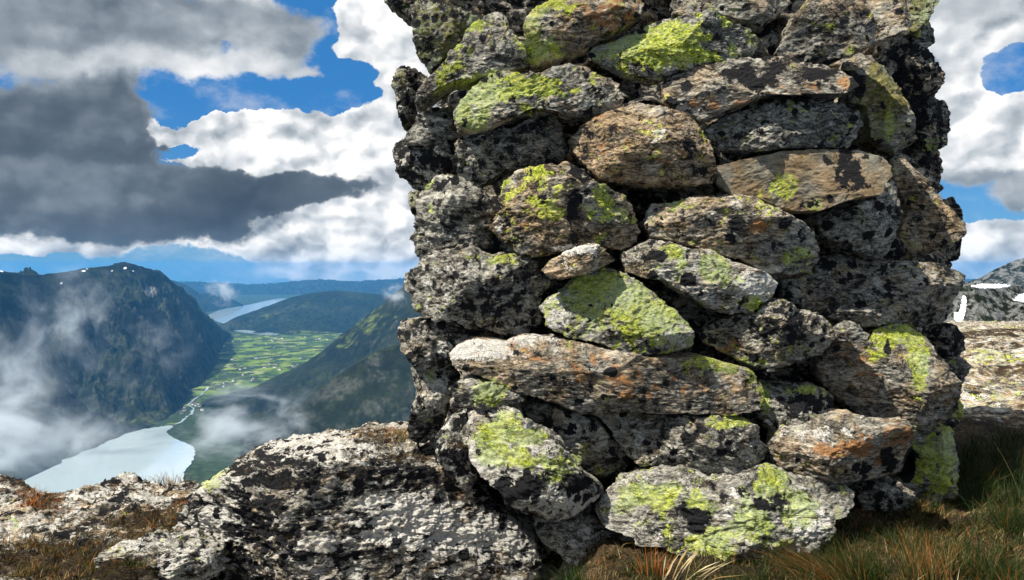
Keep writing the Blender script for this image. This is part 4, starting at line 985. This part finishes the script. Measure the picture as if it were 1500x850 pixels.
def field(rows, vec, k0, c0, b0, norm):
    nc = nb = dw = None
    for line in rows.splitlines():
        x, y, rx, ry, cv, br = (float(q) for q in line.split())
        a0 = math.atan((x-CX)/F); e0 = math.atan((HY-y)/F*math.cos(a0)); ca = math.cos(a0)
        v = t.vm('MULTIPLY', t.vm('SUBTRACT', vec, (a0, e0, 0.)), (F/rx/ca**2, F/ry/ca, 0.))
        wt = t.m('POWER', math.e, t.m('MULTIPLY', t.vm('DOT_PRODUCT', v, v), -1.0))
        dw = wt if dw is None else t.m('ADD', dw, wt)
        nc = t.m('MULTIPLY', wt, cv) if nc is None else t.m('MULTIPLY_ADD', wt, cv, nc)
        nb = t.m('MULTIPLY', wt, br) if nb is None else t.m('MULTIPLY_ADD', wt, br, nb)
    D = t.m('ADD', dw, k0)
    bri = t.m('DIVIDE', t.m('ADD', nb, k0*b0), D)
    return (t.m('DIVIDE', t.m('ADD', nc, k0*c0), D) if norm else nc), bri
def billow(off, sc_):
    vv = t.vm('ADD', t.vm('ADD', t.vm('MULTIPLY', ae, (1., 1.35, 0.)), off), t.vm('SCALE', wfs, scale=.024))
    o_ = None; amp = 1.
    for k in range(3):
        nd = t.n('ShaderNodeTexVoronoi', {'feature': 'SMOOTH_F1', 'voronoi_dimensions': '2D'}, Vector=vv, Scale=sc_*2.1**k, Smoothness=.28)
        q = t.m('MULTIPLY', t.m('SUBTRACT', .42, nd.outputs['Distance']), amp)
        o_ = q if o_ is None else t.m('ADD', o_, q); amp *= .42
    return o_
st_ = t.vm('MULTIPLY', ae, (1., 1.6, 0.))
n1 = t.noise(st_, 13., 10, .62, dim='2D'); nl = t.noise(st_, 7., 3, .5, dim='2D')
bi = billow((0., 0., 0.), 17.); bib = billow((-.010, .014, 0.), 17.)
relief = t.m('SUBTRACT', bi, bib)
low_ = t.ss(elv, .05, -.01)
def colour(lum):
    K = .59
    c = t.ramp(lum, [(.0, tuple(K*q for q in (.060, .085, .120))), (.2, tuple(K*q for q in (.115, .15, .19))), (.45, tuple(K*q for q in (.30, .35, .40))), (.7, tuple(K*q for q in (.62, .66, .70))), (.88, tuple(K*q for q in (.92, .93, .94))), (1., tuple(K*q for q in (1.12, 1.10, 1.06)))])
    return t.vm('SCALE', c, scale=1/STR)
# white cumulus
cov, bri = field(CUMULUS, aw, .02, .62, .62, True)
dens = t.m('ADD', cov, t.m('ADD', t.m('MULTIPLY', t.m('SUBTRACT', n1, .5), .55), t.m('ADD', t.m('MULTIPLY', bi, .50), t.m('MULTIPLY', t.m('SUBTRACT', nl, .5), t.ss(sp.outputs[0], .0, .2, .2, 1.2)))))
mask = t.ss(dens, t.m('SUBTRACT', .46, t.m('MULTIPLY', low_, .25)), t.m('ADD', .58, t.m('MULTIPLY', low_, .35)))
lum = t.m('ADD', bri, t.m('ADD', t.m('MULTIPLY', t.m('SUBTRACT', relief, .0), .62), t.m('ADD', t.m('MULTIPLY', t.m('SUBTRACT', nl, .62), .75), t.m('MULTIPLY', t.m('SUBTRACT', n1, .5), .25))))
lum = t.m('ADD', lum, t.m('MULTIPLY', t.ss(dens, .95, .5), .16))
white = colour(lum)
# grey veil and dark cloud in front of it
cb, bb = field(VEIL, aw, .02, .0, .5, False)
db = t.m('ADD', cb, t.m('ADD', t.m('MULTIPLY', t.m('SUBTRACT', n1, .5), 1.15), t.m('MULTIPLY', bi, .22)))
mb = t.ss(db, t.m('SUBTRACT', .38, t.m('MULTIPLY', low_, .15)), t.m('ADD', t.lin(bb, .1, .7, .62, .95), t.m('MULTIPLY', low_, .3)))
lb = t.m('ADD', bb, t.m('MULTIPLY', t.lin(bb, .05, .5, .45, 1.), t.m('ADD', t.m('MULTIPLY', relief, .22), t.m('ADD', t.m('MULTIPLY', t.m('SUBTRACT', nl, .5), .55), t.m('MULTIPLY', t.m('SUBTRACT', n1, .5), .30)))))
lb = t.m('ADD', lb, t.m('MULTIPLY', t.ss(db, .95, .45), .12))
dark = colour(lb)
skyc = t.mix(1., sky.outputs[0], (.36, .60, .92), 'MULTIPLY')
blue = t.mix(t.ss(elv, -.02, .22), tuple(q/STR for q in (.060, .190, .33)), tuple(q/STR for q in (.016, .125, .31)))
skyc = t.mix(.75, skyc, blue)
skyc = t.mix(t.m('MULTIPLY', t.ss(t.m('ADD', t.m('MULTIPLY', n1, .6), t.m('MULTIPLY', nl, .5)), .50, .72), .42), skyc, tuple(.5*q/STR for q in (.9, .94, 1.)))
final = t.mix(mb, t.mix(mask, skyc, white), dark)
bg = t.n('ShaderNodeBackground', Color=final, Strength=STR)
t.L.new(bg.outputs[0], out.inputs[0])
w.cycles.sampling_method = 'MANUAL'; w.cycles.sample_map_resolution = 512

sl = bpy.data.lights.new('sun', 'SUN'); sl.energy = 5.0; sl.angle = math.radians(.5); sl.color = (1., .935, .82)
so = bpy.data.objects.new('sun', sl); COL.objects.link(so)
sd = Vector((math.sin(SUN_AZ)*math.cos(SUN_EL), math.cos(SUN_AZ)*math.cos(SUN_EL), math.sin(SUN_EL)))
so.rotation_euler = (-sd).to_track_quat('-Z', 'Y').to_euler(); so.location = sd*50

cam = bpy.data.cameras.new('camera'); cam.sensor_width = 36.; cam.lens = 36.*F/1500.; cam.clip_start = .05; cam.clip_end = 120000.
cam.shift_y = -(425-HY)/1500.
co = bpy.data.objects.new('camera', cam); COL.objects.link(co); co.location = (0, 0, CZ); co.rotation_euler = (math.pi/2, 0, 0)
sc.camera = co
sc.view_settings.view_transform = 'Standard'; sc.view_settings.look = 'None'; sc.view_settings.exposure = 0.76; sc.view_settings.gamma = 1.0
sc.render.engine = 'CYCLES'
sc.cycles.use_denoising = True
try: sc.cycles.denoiser = 'OPENIMAGEDENOISE'
except Exception: pass
sc.cycles.max_bounces = 5; sc.cycles.diffuse_bounces = 1; sc.cycles.glossy_bounces = 2; sc.cycles.volume_bounces = 1; sc.cycles.transparent_max_bounces = 8
sc.cycles.volume_step_rate = 2.0; sc.cycles.volume_max_steps = 48
sc.cycles.use_adaptive_sampling = True; sc.cycles.adaptive_threshold = .02
